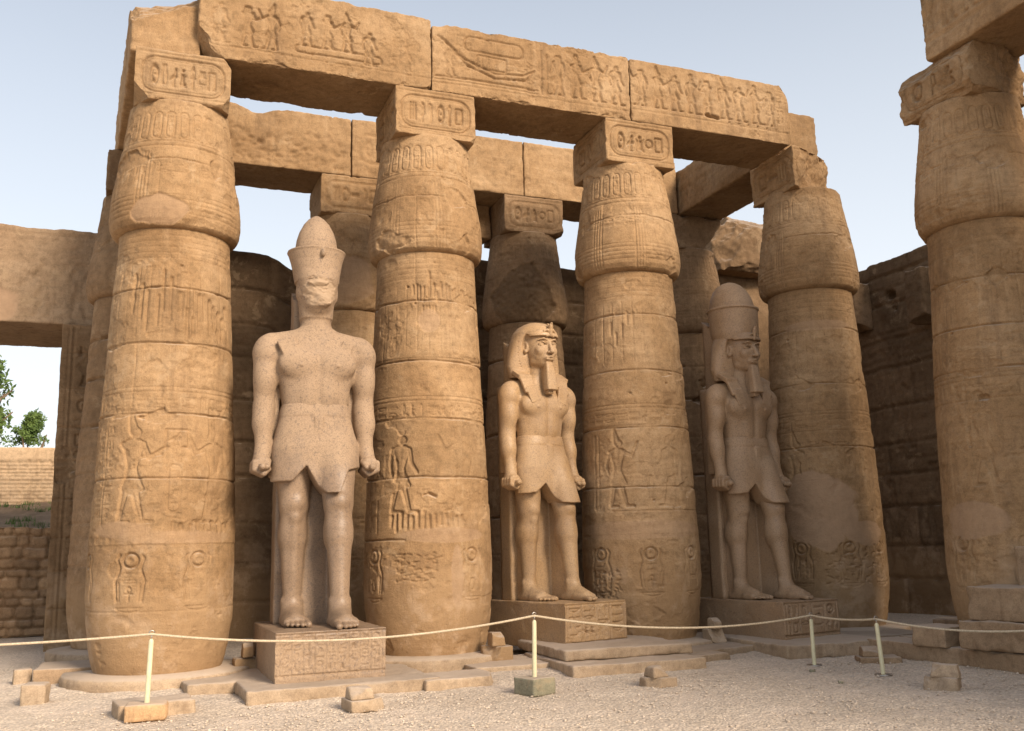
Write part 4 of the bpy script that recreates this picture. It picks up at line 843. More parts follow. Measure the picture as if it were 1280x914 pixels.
# ------------------------------------------------------------------ statues (signed distance volumes turned into one surface each)
class Vol:
    def __init__(s, bx, by, bz, dx, dz=None, zbreak=None, dz2=None):
        s.x = np.arange(bx[0], bx[1]+dx, dx); s.y = np.arange(by[0], by[1]+dx, dx)
        z = [np.arange(bz[0], zbreak if zbreak else bz[1]+(dz or dx), dz or dx)]
        if zbreak: z.append(np.arange(z[0][-1]+dz2, bz[1]+dz2, dz2))
        s.z = np.concatenate(z); s.D = np.full((len(s.x), len(s.y), len(s.z)), 1., np.float32)
    def reg(s, lo, hi, m):
        i = [np.searchsorted(a, l-m) for a, l in zip((s.x, s.y, s.z), lo)]; j = [np.searchsorted(a, h+m) for a, h in zip((s.x, s.y, s.z), hi)]
        sl_ = tuple(slice(a, b) for a, b in zip(i, j))
        return sl_, s.x[sl_[0]][:, None, None], s.y[sl_[1]][None, :, None], s.z[sl_[2]][None, None, :]
    def comb(s, sl_, d, k, op):
        A = s.D[sl_]
        if A.size == 0: return
        if op == 'u':
            if k: h = np.clip(.5+.5*(A-d)/k, 0, 1); A = A+(d-A)*h-k*h*(1-h)
            else: A = np.minimum(A, d)
        elif op == 's':
            d = -d
            if k: h = np.clip(.5-.5*(A-d)/k, 0, 1); A = A+(d-A)*h+k*h*(1-h)
            else: A = np.maximum(A, d)
        s.D[sl_] = A
    def cap(s, a, b, r1, r2=None, k=.03, op='u'):
        r2 = r1 if r2 is None else r2; a, b = np.array(a, float), np.array(b, float); r = max(r1, r2)
        sl_, X, Y, Z = s.reg(np.minimum(a, b)-r, np.maximum(a, b)+r, k+.04); ab = b-a; L = ab@ab+1e-12
        t = np.clip(((X-a[0])*ab[0]+(Y-a[1])*ab[1]+(Z-a[2])*ab[2])/L, 0, 1)
        s.comb(sl_, np.sqrt((X-a[0]-t*ab[0])**2+(Y-a[1]-t*ab[1])**2+(Z-a[2]-t*ab[2])**2)-(r1+(r2-r1)*t), k, op)
    def ell(s, c, r, k=.03, op='u', rx=0., rz=0.):
        m = max(r); sl_, X, Y, Z = s.reg(np.array(c)-m, np.array(c)+m, k+.04); X, Y, Z = X-c[0], Y-c[1], Z-c[2]
        if rx: cc, ss = math.cos(rx), math.sin(rx); Y, Z = cc*Y+ss*Z, -ss*Y+cc*Z
        if rz: cc, ss = math.cos(rz), math.sin(rz); X, Y = cc*X+ss*Y, -ss*X+cc*Y
        k0 = np.sqrt((X/r[0])**2+(Y/r[1])**2+(Z/r[2])**2); k1 = np.sqrt((X/r[0]**2)**2+(Y/r[1]**2)**2+(Z/r[2]**2)**2)+1e-9
        s.comb(sl_, k0*(k0-1)/k1, k, op)
    def box(s, c, h, r=.02, k=.0, op='u', rx=0., ry=0., rz=0.):
        m = np.linalg.norm(h) if (rx or ry or rz) else np.array(h); sl_, X, Y, Z = s.reg(np.array(c)-m, np.array(c)+m, k+.04); X, Y, Z = X-c[0], Y-c[1], Z-c[2]
        if rz: cc, ss = math.cos(rz), math.sin(rz); X, Y = cc*X+ss*Y, -ss*X+cc*Y
        if ry: cc, ss = math.cos(ry), math.sin(ry); X, Z = cc*X+ss*Z, -ss*X+cc*Z
        if rx: cc, ss = math.cos(rx), math.sin(rx); Y, Z = cc*Y+ss*Z, -ss*Y+cc*Z
        a, b, c_ = np.abs(X)-h[0]+r, np.abs(Y)-h[1]+r, np.abs(Z)-h[2]+r
        s.comb(sl_, np.sqrt(np.maximum(a, 0)**2+np.maximum(b, 0)**2+np.maximum(c_, 0)**2)+np.minimum(np.maximum(a, np.maximum(b, c_)), 0)-r, k, op)
    def loft(s, rows, k=.03, op='u', p=2.3):
        """rows: (z, half width, half depth, centre y, centre x)"""
        rows = [tuple(r)+(0.,)*(5-len(r)) for r in rows]; zs = [r[0] for r in rows]; w = max(r[1] for r in rows); d = max(r[2]+abs(r[3]) for r in rows)
        sl_, X, Y, Z = s.reg((-w-.1, -d, zs[0]), (w+.1, d, zs[-1]), k+.04); z1 = Z.ravel()
        def I(i): return np.interp(z1, zs, [r[i] for r in rows])[None, None, :]
        a, b, cy, cx = I(1), I(2), I(3), I(4)
        q = (np.abs((X-cx)/a)**p+np.abs((Y-cy)/b)**p)**(1/p); dd = (q-1)*np.minimum(a, b)
        dz = np.maximum(zs[0]-Z, Z-zs[-1]); s.comb(sl_, np.maximum(dd, dz+0*dd), k, op)
    def mesh(s, name, noise=.004, seed=0, scale=1., patch=None, post=None):
        D = s.D; S = D < 0
        c = [S[i:D.shape[0]-1+i, j:D.shape[1]-1+j, l:D.shape[2]-1+l] for i in (0, 1) for j in (0, 1) for l in (0, 1)]
        cnt = sum(a.astype(np.int8) for a in c); act = (cnt > 0) & (cnt < 8); idx = np.argwhere(act); n = len(idx)
        vid = np.full(act.shape, -1, np.int32); vid[act] = np.arange(n); acc = np.zeros((n, 3)); num = np.zeros(n)
        ax = (s.x, s.y, s.z); co = [np.array(o) for o in np.ndindex(2, 2, 2)]
        val = {tuple(o): D[idx[:, 0]+o[0], idx[:, 1]+o[1], idx[:, 2]+o[2]] for o in co}
        pos = {tuple(o): np.stack([ax[q][idx[:, q]+o[q]] for q in range(3)], -1) for o in co}
        for o in co:
            for q in range(3):
                if o[q]: continue
                o2 = o.copy(); o2[q] = 1; a, b = val[tuple(o)], val[tuple(o2)]; m = (a < 0) != (b < 0)
                t = (a/(a-b+1e-12))[:, None]; pt = pos[tuple(o)]*(1-t)+pos[tuple(o2)]*t; acc[m] += pt[m]; num[m] += 1
        P = acc/num[:, None]; Q = []
        for q in range(3):
            sa = [slice(None)]*3; sb = [slice(None)]*3; sa[q] = slice(0, -1); sb[q] = slice(1, None)
            A = S[tuple(sa)]; B = S[tuple(sb)]; e = np.argwhere(A != B); r_, t_ = [(1, 2), (2, 0), (0, 1)][q]
            e = e[(e[:, r_] > 0) & (e[:, t_] > 0) & (e[:, r_] < act.shape[r_]) & (e[:, t_] < act.shape[t_])]
            sg = A[tuple(e.T)]
            def v(dr, dt): f = e.copy(); f[:, r_] -= dr; f[:, t_] -= dt; return vid[tuple(f.T)]
            qd = np.stack([v(1, 1), v(0, 1), v(0, 0), v(1, 0)], -1); qd[~sg] = qd[~sg][:, ::-1]; Q.append(qd[(qd >= 0).all(1)])
        Q = np.concatenate(Q)
        if noise: P = P+noise*np.stack([fbm(P*5+seed+k*9, 4, seed+k) for k in range(3)], -1)
        if post: P = post(P)
        pt = patch(P) if patch else np.zeros(n)
        return mesh_np(name, P*scale, Q, attrs={'patch': pt})

def build_body(face=True, seed=0):
    v = Vol((-.86, .86), (-1.08, .5), (-.03, 4.5), .0125, .0135, 3.32, .0095)
    # legs and feet: right leg under the body, left leg a step forward (front is -y)
    for sx, y0, yk, ya in ((-1, .02, .0, .05), (1, -.1, -.31, -.45)):
        x = sx*.225
        v.cap((x*1.05, y0, 1.95), (x, yk, 1.36), .245, .168, .04); v.cap((x, yk, 1.36), (x, (yk+ya)/2+.03, .98), .15, .158, .05)
        v.cap((x, (yk+ya)/2+.03, 1.05), (x, ya, .25), .15, .098, .05); v.ell((x, (yk+ya)/2+.11, 1.02), (.15, .12, .27), .06)
        v.ell((x, yk-.125, 1.37), (.085, .06, .085), .05); v.ell((x, yk-.11, 1.22), (.06, .05, .08), .04); v.cap((x, yk-.1, 1.2), (x, ya-.055, .35), .04, .03, .05)
        v.ell((x-.095, ya+.01, .27), (.03, .04, .05), .03); v.ell((x+.095, ya+.01, .27), (.03, .04, .05), .03)
        v.cap((x, ya, .24), (x, ya+.02, .1), .1, .105, .05); v.cap((x, ya-.02, .14), (x, ya-.3, .075), .12, .085, .06)
        v.box((x, ya-.1, .05), (.125, .26, .05), .045, .06); v.box((x, ya-.27, .05), (.14, .12, .045), .04, .04)
        for t in range(5):
            tx = x-sx*(.108-(0, .066, .119, .168, .212)[t]); L = (.50, .505, .48, .445, .40)[t]; r_ = (.035, .026, .0245, .023, .022)[t]
            v.cap((tx, ya-.30, .06), (tx, ya-L+.03, .045), r_*.95, r_, .012); v.cap((tx, ya-L+.05, .045), (tx, ya-L-.015, .036), r_, r_*1.05, .004)
    v.box((0, .25, .95), (.30, .22, .97), .02, .02)            # stone left between the legs and the back slab
    v.box((.225, -.02, .8), (.045, .3, .8), .03, .03)
    # trunk
    v.loft([(1.75, .44, .27, .0), (2.05, .475, .29, .0), (2.25, .43, .265, .0), (2.46, .375, .235, .0), (2.7, .41, .25, .0), (2.92, .475, .275, .0), (3.1, .50, .27, .01), (3.24, .46, .23, .02), (3.34, .3, .19, .03), (3.40, .2, .16, .03)], .06, p=2.4)
    for sx in (-1, 1):
        v.ell((sx*.215, -.2, 2.98), (.235, .105, .165), .07); v.cap((sx*.1, -.05, 3.33), (sx*.5, .0, 3.26), .1, .1, .08)
        v.ell((sx*.215, -.305, 2.94), (.022, .016, .022), .01)
        v.ell((sx*.09, -.19, 2.66), (.10, .07, .2), .09)
        v.ell((sx*.565, .0, 3.14), (.155, .17, .19), .07)
        v.cap((sx*.585, .0, 3.1), (sx*.585, .03, 2.45), .138, .115, .05); v.ell((sx*.58, -.035, 2.82), (.12, .12, .2), .06)
        v.cap((sx*.585, .03, 2.47), (sx*.60, -.06, 1.93), .118, .085, .05); v.ell((sx*.60, -.01, 2.3), (.12, .12, .17), .05)
        v.box((sx*.5, .14, 2.55), (.1, .09, .62), .02, .02)
        # clenched hand round a short stub
        v.box((sx*.62, -.10, 1.80), (.082, .13, .09), .05, .04); v.cap((sx*.6, -.06, 1.95), (sx*.62, -.09, 1.84), .085, .09, .04)
        for f in range(4):
            y = -.205+.066*f; v.cap((sx*.70, y, 1.82), (sx*.70, y, 1.74), .034, .034, .006); v.cap((sx*.70, y, 1.74), (sx*.60, y, 1.69), .034, .032, .006); v.cap((sx*.60, y, 1.69), (sx*.545, y, 1.745), .032, .03, .006)
        v.cap((sx*.545, -.15, 1.84), (sx*.565, -.255, 1.77), .036, .03, .012); v.cap((sx*.565, -.255, 1.77), (sx*.63, -.265, 1.74), .03, .026, .01)
        v.cap((sx*.625, -.30, 1.765), (sx*.625, .1, 1.765), .04, .04, .0)
    v.ell((0, -.27, 2.46), (.028, .04, .03), .02, 's'); v.cap((0, -.31, 3.05), (0, -.275, 2.52), .02, .014, .06, 's')
    # neck and head
    v.cap((0, .02, 3.3), (0, .0, 3.7), .19, .175, .06)
    if face:
        v.ell((0, -.06, 3.98), (.262, .29, .32), .02); v.ell((0, -.14, 3.80), (.205, .215, .215), .07); v.ell((0, -.25, 3.655), (.075, .075, .06), .05)
        v.cap((-.15, -.12, 3.68), (0, -.24, 3.63), .05, .05, .05); v.cap((.15, -.12, 3.68), (0, -.24, 3.63), .05, .05, .05)
        for sx in (-1, 1):
            v.ell((sx*.115, -.275, 3.84), (.085, .06, .075), .04)                       # cheek
            v.ell((sx*.112, -.325, 3.935), (.072, .05, .034), .02, 's')                 # eye socket
            v.ell((sx*.112, -.292, 3.932), (.056, .035, .027), .004)                   # eyeball
            v.cap((sx*.055, -.335, 3.94), (sx*.11, -.338, 3.966), .009, .01, .006); v.cap((sx*.11, -.338, 3.966), (sx*.175, -.305, 3.945), .01, .008, .006)
            v.cap((sx*.06, -.33, 3.92), (sx*.115, -.33, 3.902), .007, .007, .006); v.cap((sx*.115, -.33, 3.902), (sx*.172, -.30, 3.925), .007, .007, .006)
            v.cap((sx*.04, -.352, 4.0), (sx*.11, -.35, 4.02), .014, .015, .015); v.cap((sx*.11, -.35, 4.02), (sx*.19, -.29, 3.995), .015, .01, .015)
            v.ell((sx*.038, -.375, 3.80), (.026, .03, .022), .015)
            # ear
            v.ell((sx*.275, -.07, 3.90), (.032, .065, .105), .01, rz=sx*-.35); v.ell((sx*.30, -.085, 3.92), (.02, .034, .065), .01, 's', rz=sx*-.35); v.ell((sx*.285, -.09, 3.835), (.026, .035, .035), .01)
        v.cap((0, -.345, 3.975), (0, -.415, 3.81), .026, .036, .02); v.ell((0, -.42, 3.805), (.033, .03, .026), .015)
        v.ell((0, -.315, 3.715), (.09, .055, .05), .03); v.cap((-.07, -.352, 3.722), (0, -.382, 3.735), .012, .018, .01); v.cap((.07, -.352, 3.722), (0, -.382, 3.735), .012, .018, .01)
        v.cap((-.055, -.352, 3.695), (.055, -.352, 3.695), .018, .018, .008); v.cap((-.075, -.375, 3.711), (.075, -.375, 3.711), .006, .006, .004, 's')
    else:
        v.loft([(3.55, .19, .18, .0), (3.7, .205, .2, -.02), (3.85, .225, .25, -.05), (4.0, .25, .27, -.05), (4.15, .27, .27, -.02)], .05)
        v.ell((0, -.185, 3.78), (.165, .13, .20), .06); v.ell((-.03, -.30, 3.93), (.12, .05, .04), .03); v.ell((.03, -.29, 3.72), (.10, .06, .07), .04); v.ell((-.2, -.05, 3.86), (.05, .09, .1), .03); v.ell((.2, -.05, 3.85), (.05, .08, .1), .03)
        v.cap((-.12, -.335, 3.875), (.04, -.345, 3.865), .012, .026, .02, 's'); v.cap((.04, -.345, 3.865), (.17, -.28, 3.84), .026, .018, .02, 's'); v.ell((-.08, -.33, 3.75), (.05, .03, .03), .03, 's')
        # scars of the broken headcloth on the chest
        v.box((-.33, -.215, 3.12), (.10, .035, .16), .01, .01, rx=-.12, ry=.42); v.box((.33, -.20, 3.18), (.07, .02, .07), .01, .02, ry=-.4)
    pf = (lambda P: sstep(.1, -.05, np.hypot(P[:, 0]/.19, (P[:, 2]-3.83)/.17)-1+.3*fbm(P*9, 3, 3))*(P[:, 1] < -.1)) if not face else None
    def rub(P):
        if face: return P
        m = sstep(.12, -.1, np.hypot(P[:, 0]/.21, (P[:, 2]-3.83)/.2)-1)*(P[:, 1] < -.05)
        P[:, 1] += m*.055*fbm(P*np.array([7, 7, 9.]), 5, 3, .62); P[:, 2] += m*.025*fbm(P*11+7, 3, 5); return P
    return v.mesh('body', .0035, seed, 1., pf, rub)
def kilt_mesh(torn=False):
    v = Vol((-.62, .62), (-.68, .42), (1.35, 2.6), .0125)
    v.loft([(1.40, .53, .315, -.03), (1.7, .52, .32, -.03), (2.0, .50, .31, -.02), (2.2, .455, .285, -.01), (2.38, .405, .262, -.005), (2.50, .393, .252, .0)], 0, p=2.6)
    v.cap((.02, -.33, 1.62), (-.02, -.285, 2.34), .008, .008, .01, 's'); v.cap((.03, -.335, 1.7), (.28, -.31, 2.3), .006, .006, .01, 's'); v.loft([(2.36, .418, .275, -.005), (2.455, .405, .262, .0)], 0, p=2.5)
    v.cap((.215, -.1, 1.98), (.235, -.35, 1.36), .255, .235, .06); v.cap((-.215, -.02, 1.95), (-.235, -.05, 1.36), .25, .235, .06)
    v.box((0, -.285, 2.2), (.055, .02, .15), .015, .01)
    X, Y, Z = v.x[:, None, None], v.y[None, :, None], v.z[None, None, :]
    zb = np.interp(v.x, [-.62, -.5, -.3, -.14, -.02, .06, .20, .32, .62], [1.66, 1.6, 1.62, 1.76, 1.58, 1.46, 1.45, 1.455, 1.47] if not torn else [1.66, 1.6, 1.60, 1.78, 1.56, 1.46, 1.46, 1.72, 1.80])[:, None, None]+np.where(Y > -.1, .06, 0)
    v.D = np.maximum(v.D, (zb-Z).astype(np.float32))
    for k in range(7): v.cap((-.42+k*.05, -.42, 1.5), (-.34+k*.06, -.30, 2.34), .005, .005, .004, 's')
    return v.mesh('kilt', .003, 5)
def nemes_mesh():
    v = Vol((-.62, .62), (-.5, .45), (2.9, 4.45), .0105)
    v.loft([(3.42, .46, .13, .08), (3.6, .50, .16, .10), (3.8, .465, .19, .10), (4.0, .415, .23, .09), (4.15, .355, .28, .05), (4.25, .27, .26, .03), (4.31, .17, .18, .03)], 0, p=2.6)
    v.loft([(4.07, .288, .325, -.055), (4.15, .292, .318, -.045), (4.24, .25, .27, -.02), (4.30, .16, .18, .0)], .03, p=2.2)
    v.loft([(4.06, .297, .338, -.06), (4.115, .299, .333, -.055)], .006, p=2.2)
    for sx in (-1, 1):
        v.box((sx*.365, -.09, 3.45), (.12, .11, .035), .012, .03, rx=.55); v.box((sx*.335, -.20, 3.30), (.11, .026, .15), .012, .03, rx=-.35, ry=sx*-.16)
        v.box((sx*.285, -.268, 3.13), (.092, .022, .13), .01, .02, ry=sx*-.30, rx=-.13)
        v.ell((sx*.285, -.14, 3.9), (.07, .09, .2), .02, 's')
    v.ell((0, -.24, 3.80), (.245, .30, .29), .01, 's')
    for k in range(16):                                         # shallow pleats
        z = 3.50+k*.045; v.box((0, -.03, z), (.6, .004, .004), .001, .004, 's')
    return v.mesh('headcloth', .0025, 6)
def crown_mesh(kind):
    if kind == 'double':
        v = Vol((-.56, .56), (-.5, .62), (4.05, 5.2), .013)
        v.loft([(4.08, .36, .36, .04), (4.2, .385, .385, .05), (4.62, .405, .405, .07)], 0, p=2.); v.loft([(4.60, .425, .425, .07), (4.635, .425, .425, .07)], .01, p=2.)
        v.loft([(4.6, .37, .37, .08), (4.72, .36, .36, .09), (4.85, .325, .325, .10), (4.96, .27, .27, .11), (5.04, .20, .20, .12), (5.09, .12, .12, .12), (5.12, .03, .03, .12)], .03, p=2.)
    else:
        v = Vol((-.46, .46), (-.45, .5), (3.9, 4.95), .012)
        v.loft([(3.98, .262, .285, -.03), (4.1, .278, .295, -.01), (4.25, .305, .315, .01), (4.38, .345, .345, .02)], 0, p=2.); v.loft([(4.365, .349, .349, .02), (4.385, .349, .349, .02)], .01, p=2.)
        v.loft([(4.34, .25, .25, .03), (4.44, .252, .252, .03), (4.54, .238, .238, .03), (4.64, .208, .208, .03), (4.74, .158, .158, .03), (4.81, .1, .1, .03), (4.86, .03, .03, .03)], .02, p=2.)
        v.ell((.02, -.34, 4.3), (.03, .03, .05), .02)
    return v.mesh('crown', .003, 7)
def beard_mesh():
    v = Vol((-.2, .2), (-.52, -.12), (3.1, 3.75), .0095)
    v.loft([(3.20, .105, .075, -.36), (3.62, .072, .06, -.30), (3.66, .06, .05, -.29)], 0, p=5.); v.box((0, -.26, 3.36), (.05, .1, .22), .02, .01)
    return v.mesh('beard', .0015, 8)
def uraeus_mesh(coils):
    v = Vol((-.2, .2), (-.52, -.2), (4.0, 4.36), .0085)
    v.cap((0, -.385, 4.07), (0, -.40, 4.22), .026, .036, .01); v.ell((0, -.415, 4.255), (.02, .032, .02), .01)
    if coils:
        for sx in (-1, 1):
            p = [(0, -.375, 4.10), (.05, -.375, 4.16), (.10, -.355, 4.14), (.11, -.345, 4.09), (.06, -.37, 4.06), (0, -.38, 4.09)]
            for a, b in zip(p[:-1], p[1:]): v.cap((a[0]*sx, a[1], a[2]), (b[0]*sx, b[1], b[2]), .02, .02, .006)
        v.cap((0, -.38, 4.1), (0, -.33, 4.26), .02, .016, .006)
    else:
        for sx in (-1, 1): v.cap((sx*.03, -.385, 4.07), (sx*.12, -.355, 4.1), .014, .012, .006); v.cap((sx*.12, -.355, 4.1), (sx*.03, -.38, 4.16), .012, .012, .006)
    return v.mesh('cobra', .001, 9)
body_face, body_broken = build_body(True, 2), build_body(False, 3); kilt = kilt_mesh(); kilt_torn = kilt_mesh(True); nemes = nemes_mesh(); beard = beard_mesh()
def statue(uvz, rot, sc, label, mat, body, crown, ped, pcv, head=True, coils=False, zf=.7, pedoff=(0, 0), slab_h=4.5, pmat=None, sy=1., lcv=None):
    t = thing('pharaoh_statue', label, 'statue', uvz, rot, 'standing royal statues between the columns')
    def put(nm, me, m=mat):
        me = me.copy() if me.users else me; me.materials.clear(); o = link(nm, me, m, t); o.location = (0, 0, zf-uvz[2]); o.scale = (sc, sc, sc*sy); return o
    put('body', body); put('kilt', kilt if head else kilt_torn)
    if head: put('headcloth', nemes); put('beard', beard); put('cobra', uraeus_mesh(coils))
    if crown: put('crown', crown_mesh(crown))
    sb = block_mesh('back_pillar', (.80, .30, 3.35), .05, .012, .03, 5, {'front': slabcv}, None, .006); o = put('back_pillar', sb); o.location = (0, .40*sc, zf-uvz[2]-.01)
    sb = block_mesh('pillar_top', (.58 if head else .44, .26, slab_h-3.2), .05, .012, .04, 6, None, None, .006, [(0, -.5, .8, (slab_h-3.2)*.76)]); o = put('pillar_top', sb); o.location = (0, .38*sc, zf-uvz[2]+3.2*sc*sy)
    w, d, h = ped; cvs = {'front': pcv}
    if lcv: cvs['left'] = lcv
    pd = link('pedestal', block_mesh('pedestal', (w, d, h), .0105, .012, .045, int(w*100), cvs, None, .004, ()), pmat or mat, t); pd.location = (pedoff[0], pedoff[1], zf-uvz[2]-h+.004)
    return t
slabcv = Canvas(-.4, .4, 0, 3.4, 60); [text_col(slabcv, x, 3.2, .18, .1, .016, int(x*30)+40) for x in (-.1, .1)]; slabcv.finish(3, .3)
def ped_canvas(w, h, n, depth, wear, seed):
    cv = Canvas(-w/2, w/2, 0, h, 130); cw = (w-.1)/n
    for k in range(n):
        cv.line([(-w/2+.05+k*cw, .12), (-w/2+.05+k*cw, h-.04)], .006, depth*.6); text_col(cv, -w/2+.07+k*cw, h-.05, cw-.04, .12, depth, seed+k)
    cv.line([(w/2-.05, .12), (w/2-.05, h-.04)], .006, depth*.6); cv.line([(-w/2, .1), (w/2, .1)], .009, depth); cv.line([(-w/2, h-.03), (w/2, h-.03)], .006, depth*.6)
    cv.finish(seed, wear); return cv
statue((1.84, -1.0, 0), 0, 1.15, 'tall pale granite king with a shattered face and white bulbous crown, leftmost statue', 'granite_grey', body_broken, 'white', (1.33, 2.15, .60), ped_canvas(1.33, .6, 9, .02, .3, 3), False, zf=.72, pedoff=(.04, -.05), slab_h=4.0, sy=1.0)
statue((5.52, -.1, 0), 14, 1.0, 'pinkish granite king in a striped headcloth without a crown, middle statue', 'granite_pink', body_face, None, (1.16, 2.0, .66), ped_canvas(1.16, .66, 4, .034, .0, 13), True, True, zf=.84, pedoff=(.14, -.08), slab_h=4.1, pmat='granite_pink')
statue((9.08, -.5, 0), 9, 1.04, 'brown granite king wearing a tall double crown over his headcloth, rightmost statue', 'granite_brown', body_face, 'double', (1.18, 2.05, .60), ped_canvas(1.18, .6, 4, .034, .0, 23), True, False, zf=.73, pedoff=(.10, -.08), slab_h=4.55, pmat='granite_brown')

# ------------------------------------------------------------------ plinth slabs and loose stones
def stone(name, label, size, uvz, rot=0, seed=1, mat='slab_stone', chip=.10, r0=.02, res=.025, cuts=(), rough=.01, cat='stone slab', group=None, top=None, fq=2.6, cv=None):
    o = link(name, block_mesh(name, size, res, r0, chip, seed, cv, top, rough, cuts, fq), mat); place(o, (uvz[0], uvz[1], uvz[2]-(.02 if uvz[2] == 0 and size[2] > .12 else 0)), rot); return tag(o, label, cat, group)
wob = lambda s, h, a=.012: (lambda x: h+a*n1(x*3, s))
stone('paving_slab', 'long low slab under the pedestal of the leftmost statue', (2.25, 2.2, .17), (1.95, -1.50, 0), 1, 1, top=wob(1, .17))
stone('paving_slab', 'tilted flat slab lying on the gravel left of the green post block', (.98, .75, .15), (3.36, -2.28, 0), 3, 2, cuts=[(1, -.4, .3, .47, .03)])
stone('paving_slab', 'lower broad slab of the two-step platform below the middle statue', (1.9, 1.9, .17), (5.85, -1.65, 0), -3, 3, top=wob(3, .17))
stone('paving_slab', 'upper thin slab of the two-step platform below the middle statue', (1.9, 1.9, .14), (5.95, -1.15, .155), -2, 4, top=wob(4, .14), chip=.14)
stone('paving_slab', 'worn yellowish slab between the middle platform and the third column', (1.15, .7, .15), (6.85, -1.85, 0), 2, 5, chip=.13)
stone('paving_slab', 'broad slab in front of the foot of the third column', (1.9, 1.2, .16), (7.8, -1.1, 0), 14, 6, chip=.1)
stone('paving_slab', 'large square slab below the pedestal of the rightmost statue', (1.85, 2.3, .21), (9.15, -1.30, 0), -1, 7, top=wob(7, .21, .02))
stone('paving_slab', 'flat slab in the shade at the foot of the fourth column', (1.6, 1.1, .2), (10.6, -1.35, 0), 2, 8)
stone('paving_slab', 'long high plinth slab at the lower right, below the stacked blocks', (4.4, 2.6, .24), (11.0, -4.55, 0), -88, 9, mat='sandstone_grey', top=wob(9, .24))
stone('paving_slab', 'dusty slab joining the leftmost column base and the first statue platform', (1.1, 1.4, .17), (.75, -.9, 0), 6, 10, chip=.16, r0=.05)
stone('paving_slab', 'thin slab between the second column and the middle platform', (1.3, 1.2, .13), (4.5, -1.1, 0), 0, 11, chip=.12)
stone('stone_block', 'shaded low slab behind and left of the leftmost column', (.75, 1.0, .26), (-1.12, .75, 0), -3, 12, mat='sandstone_grey', cat='stone block')
stone('stone_block', 'upright rough yellow block at the far lower left corner', (.26, .3, .27), (-1.36, -1.31, 0), -8, 13, mat='slab_stone', cat='stone block', chip=.07)
stone('stone_block', 'small block behind the yellow one at the far left, in shade', (.22, .25, .26), (-1.66, .56, 0), 8, 14, mat='slab_stone', cat='stone block', chip=.07)
stone('stone_block', 'flat grey-brown block behind the orange post block', (.78, .5, .17), (-.12, -2.62, 0), 8, 15, mat='slab_stone', cat='stone block', chip=.1)
def stack(uvz, rot, lo, up, label, mat='slab_stone', off=0., seed=20, cuts=()):
    uvz = (uvz[0], uvz[1], uvz[2]-.02); t = thing('stepped_stone', label, 'stone block', uvz, rot, 'small stepped stones on the ground')
    link('lower_block', block_mesh('lower_block', lo, .02, .012, .08, seed, None, None, .009, [(random.Random(seed+5).uniform(-.9, .9), -.6, .35, lo[0]*.42, .05)]), mat, t)
    o = link('upper_block', block_mesh('upper_block', up, .02, .012, .07, seed+1, None, None, .009, [(random.Random(seed).uniform(-.6, .6), -.5, .7, up[2]*.72+.03, .04)], taper=.14), mat, t); o.location = (off, 0, lo[2]-.003)
stack((1.97, -3.46, 0), 6, (.40, .34, .13), (.26, .24, .12), 'pale stepped stone on the gravel before the leftmost statue', seed=21, off=-.05)
stack((5.46, -3.62, 0), 4, (.36, .30, .13), (.22, .22, .12), 'stepped stone on the gravel before the third column', seed=23, off=-.02)
stack((1.08, -.28, .12), 2, (.30, .3, .19), (.15, .2, .19), 'stepped stone in the dark gap left of the first pedestal', 'sandstone', seed=25, off=.03)
stack((4.42, -.95, .12), 0, (.36, .34, .2), (.2, .22, .19), 'stepped stone squeezed between the second column and the middle pedestal', 'sandstone', seed=27, off=.0)
stack((8.0, -.95, .16), 0, (.28, .3, .2), (.15, .2, .16), 'narrow stepped stone between the third column and the right pedestal', 'slab_stone', seed=29)
stack((8.02, -5.42, 0), -52, (.36, .34, .15), (.30, .2, .14), 'stepped stone with a bright yellow broken end on the gravel at lower right', 'slab_stone', seed=31, off=.05)
stack((9.15, -3.15, 0), -28, (.55, .4, .09), (.25, .25, .13), 'low stepped stone with a sloping top beside the two right rope posts', 'sandstone_grey', seed=33, off=-.1)
stone('stone_block', 'small dark cube between the fourth column slab and the long plinth', (.33, .3, .25), (10.35, -2.6, 0), -7, 34, mat='sandstone_grey', cat='stone block', chip=.05)
stone('stone_block', 'rounded grey block beside the base of the far right column', (.55, .5, .27), (9.86, -3.6, .2), -85, 35, mat='sandstone_grey', cat='stone block', chip=.09)
stone('stone_block', 'low dark block deep in the shade behind the far right column', (.5, .4, .4), (11.6, -2.1, 0), -60, 36, mat='sandstone_grey', cat='stone block')
stone('stone_block', 'thick pitted block resting on the long plinth at the right edge, lower of two', (1.6, .8, .36), (10.05, -4.95, .235), -80, 37, mat='sandstone_grey', cat='stone block', chip=.1, r0=.05, rough=.02)
stone('stone_block', 'squared block at the right edge, upper of the two stacked on the plinth', (1.5, .75, .42), (10.12, -5.0, .59), -83, 38, mat='sandstone_grey', cat='stone block', chip=.09, rough=.015)
cv = Canvas(-.6, .6, 0, .7, 90); text_col(cv, -.3, .6, .25, .08, .02, 4); text_col(cv, .02, .6, .25, .08, .02, 5); cv.line([(-.35, .05), (-.35, .65)], .008, .015); cv.finish(3, .4)
stone('stone_block', 'upright inscribed stone standing on the blocks at the right edge', (1.0, .35, .50), (10.45, -5.1, 1.0), -83, 39, mat='sandstone_grey', cat='stone block', chip=.04, cv={'front': cv})
rg = random.Random(12)
for k, (u, v, s) in enumerate(((7.7, -3.6, .06), (7.35, -4.55, .05), (8.7, -5.0, .035))):
    stone('loose_stone', ['dark loose stone beside the third rope post', 'small dark stone beside the fourth rope post', 'tiny pale stone lying on the gravel near the long plinth'][k], (s*1.5, s, s*.7), (u, v, 0), rg.uniform(0, 90), 40+k, mat='green_stone' if k < 2 else 'slab_stone', cat='stone', res=.015, r0=.015, chip=.02)

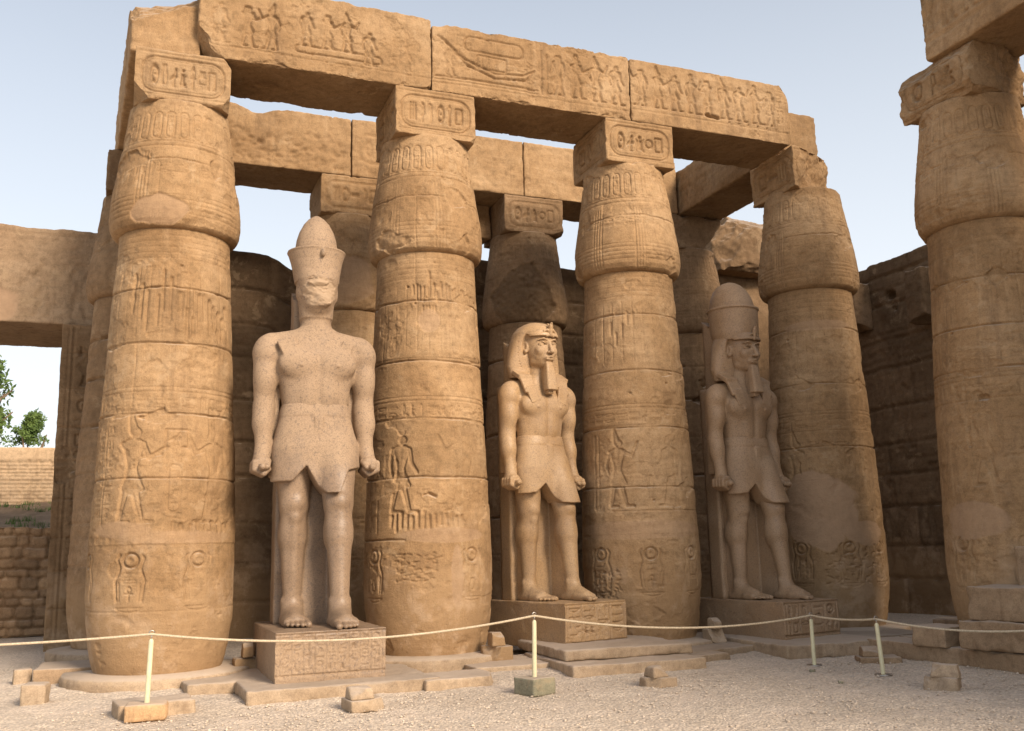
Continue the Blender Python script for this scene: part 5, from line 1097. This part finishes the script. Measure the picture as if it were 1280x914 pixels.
# ------------------------------------------------------------------ rope and posts
def post(u, v, z0, z1, lean, label, base=None, plate=False):
    t = thing('rope_post', label, 'rope post', (u, v, 0), 0, 'rope barrier posts')
    L = z1-z0; top = (lean[0]*L, lean[1]*L, z1)
    p = lambda f: (lean[0]*L*f, lean[1]*L*f, z0+L*f)
    V, Q, T = tube_np([p(-.02), p(.02), p(.85), p(.87), p(.89)], [.027, .0275, .025, .022, .012], 14); link('pole', mesh_np('pole', V, Q, T), 'post_paint', t)
    c = p(.97); pts = [p(.86), p(.93)]+[(c[0]+.026*math.sin(a), c[1], c[2]-.026*math.cos(a)) for a in np.linspace(0, 6.0, 14)]
    V, Q, T = tube_np(pts, .006, 8); link('hook', mesh_np('hook', V, Q, T), 'steel', t)
    if base:
        o = link('foot_block', block_mesh('foot_block', base[0], .02, .02, .06, base[2], None, None, .008), base[1], t); o.rotation_euler = (0, 0, R(base[3]))
    if plate:
        V, Q, T = tube_np([(0, 0, .0), (0, 0, .012)], [.11, .10], 20); link('foot_plate', mesh_np('foot_plate', V, Q, T, smooth=False), 'steel', t)
    return W(u+top[0]*.97, v+top[1]*.97, z0+L*.955)
h1 = post(-.2, -2.98, .16, .885, (.03, .0), 'rope post leaning on a bright orange stone block at the lower left', ((.42, .34, .17), 'orange_stone', 3, -4))
h2 = post(3.95, -3.45, .18, .90, (.025, 0), 'rope post standing on a mossy green-grey stone block', ((.34, .34, .19), 'green_stone', 5, 20))
h3 = post(8.16, -3.06, 0, .68, (.0, 0), 'straight rope post before the rightmost statue pedestal, third from the left', None, True)
h4 = post(8.25, -4.25, 0, .70, (-.06, 0), 'leaning rope post with an open hook, nearest the long plinth', None, True)
pts = []
ends = [W(-3.9, -2.2, .85), h1, h2, h3, h4, W(9.6, -5.9, .62)]
for k, (a, b_) in enumerate(zip(ends[:-1], ends[1:])):
    L = math.dist(a, b_); sag = [.05, .16, .15, .03, .10][k]; nn = max(6, int(L/.12))
    for i in range(nn+(k == 4)): f_ = i/nn; pts.append((a[0]+(b_[0]-a[0])*f_, a[1]+(b_[1]-a[1])*f_, a[2]+(b_[2]-a[2])*f_-sag*4*f_*(1-f_)))
V, Q, T = tube_np(pts, .013, 8); o = link('rope', mesh_np('rope', V, Q, T), 'rope_fibre'); tag(o, 'thin beige rope slung between the barrier posts across the whole foreground', 'rope')
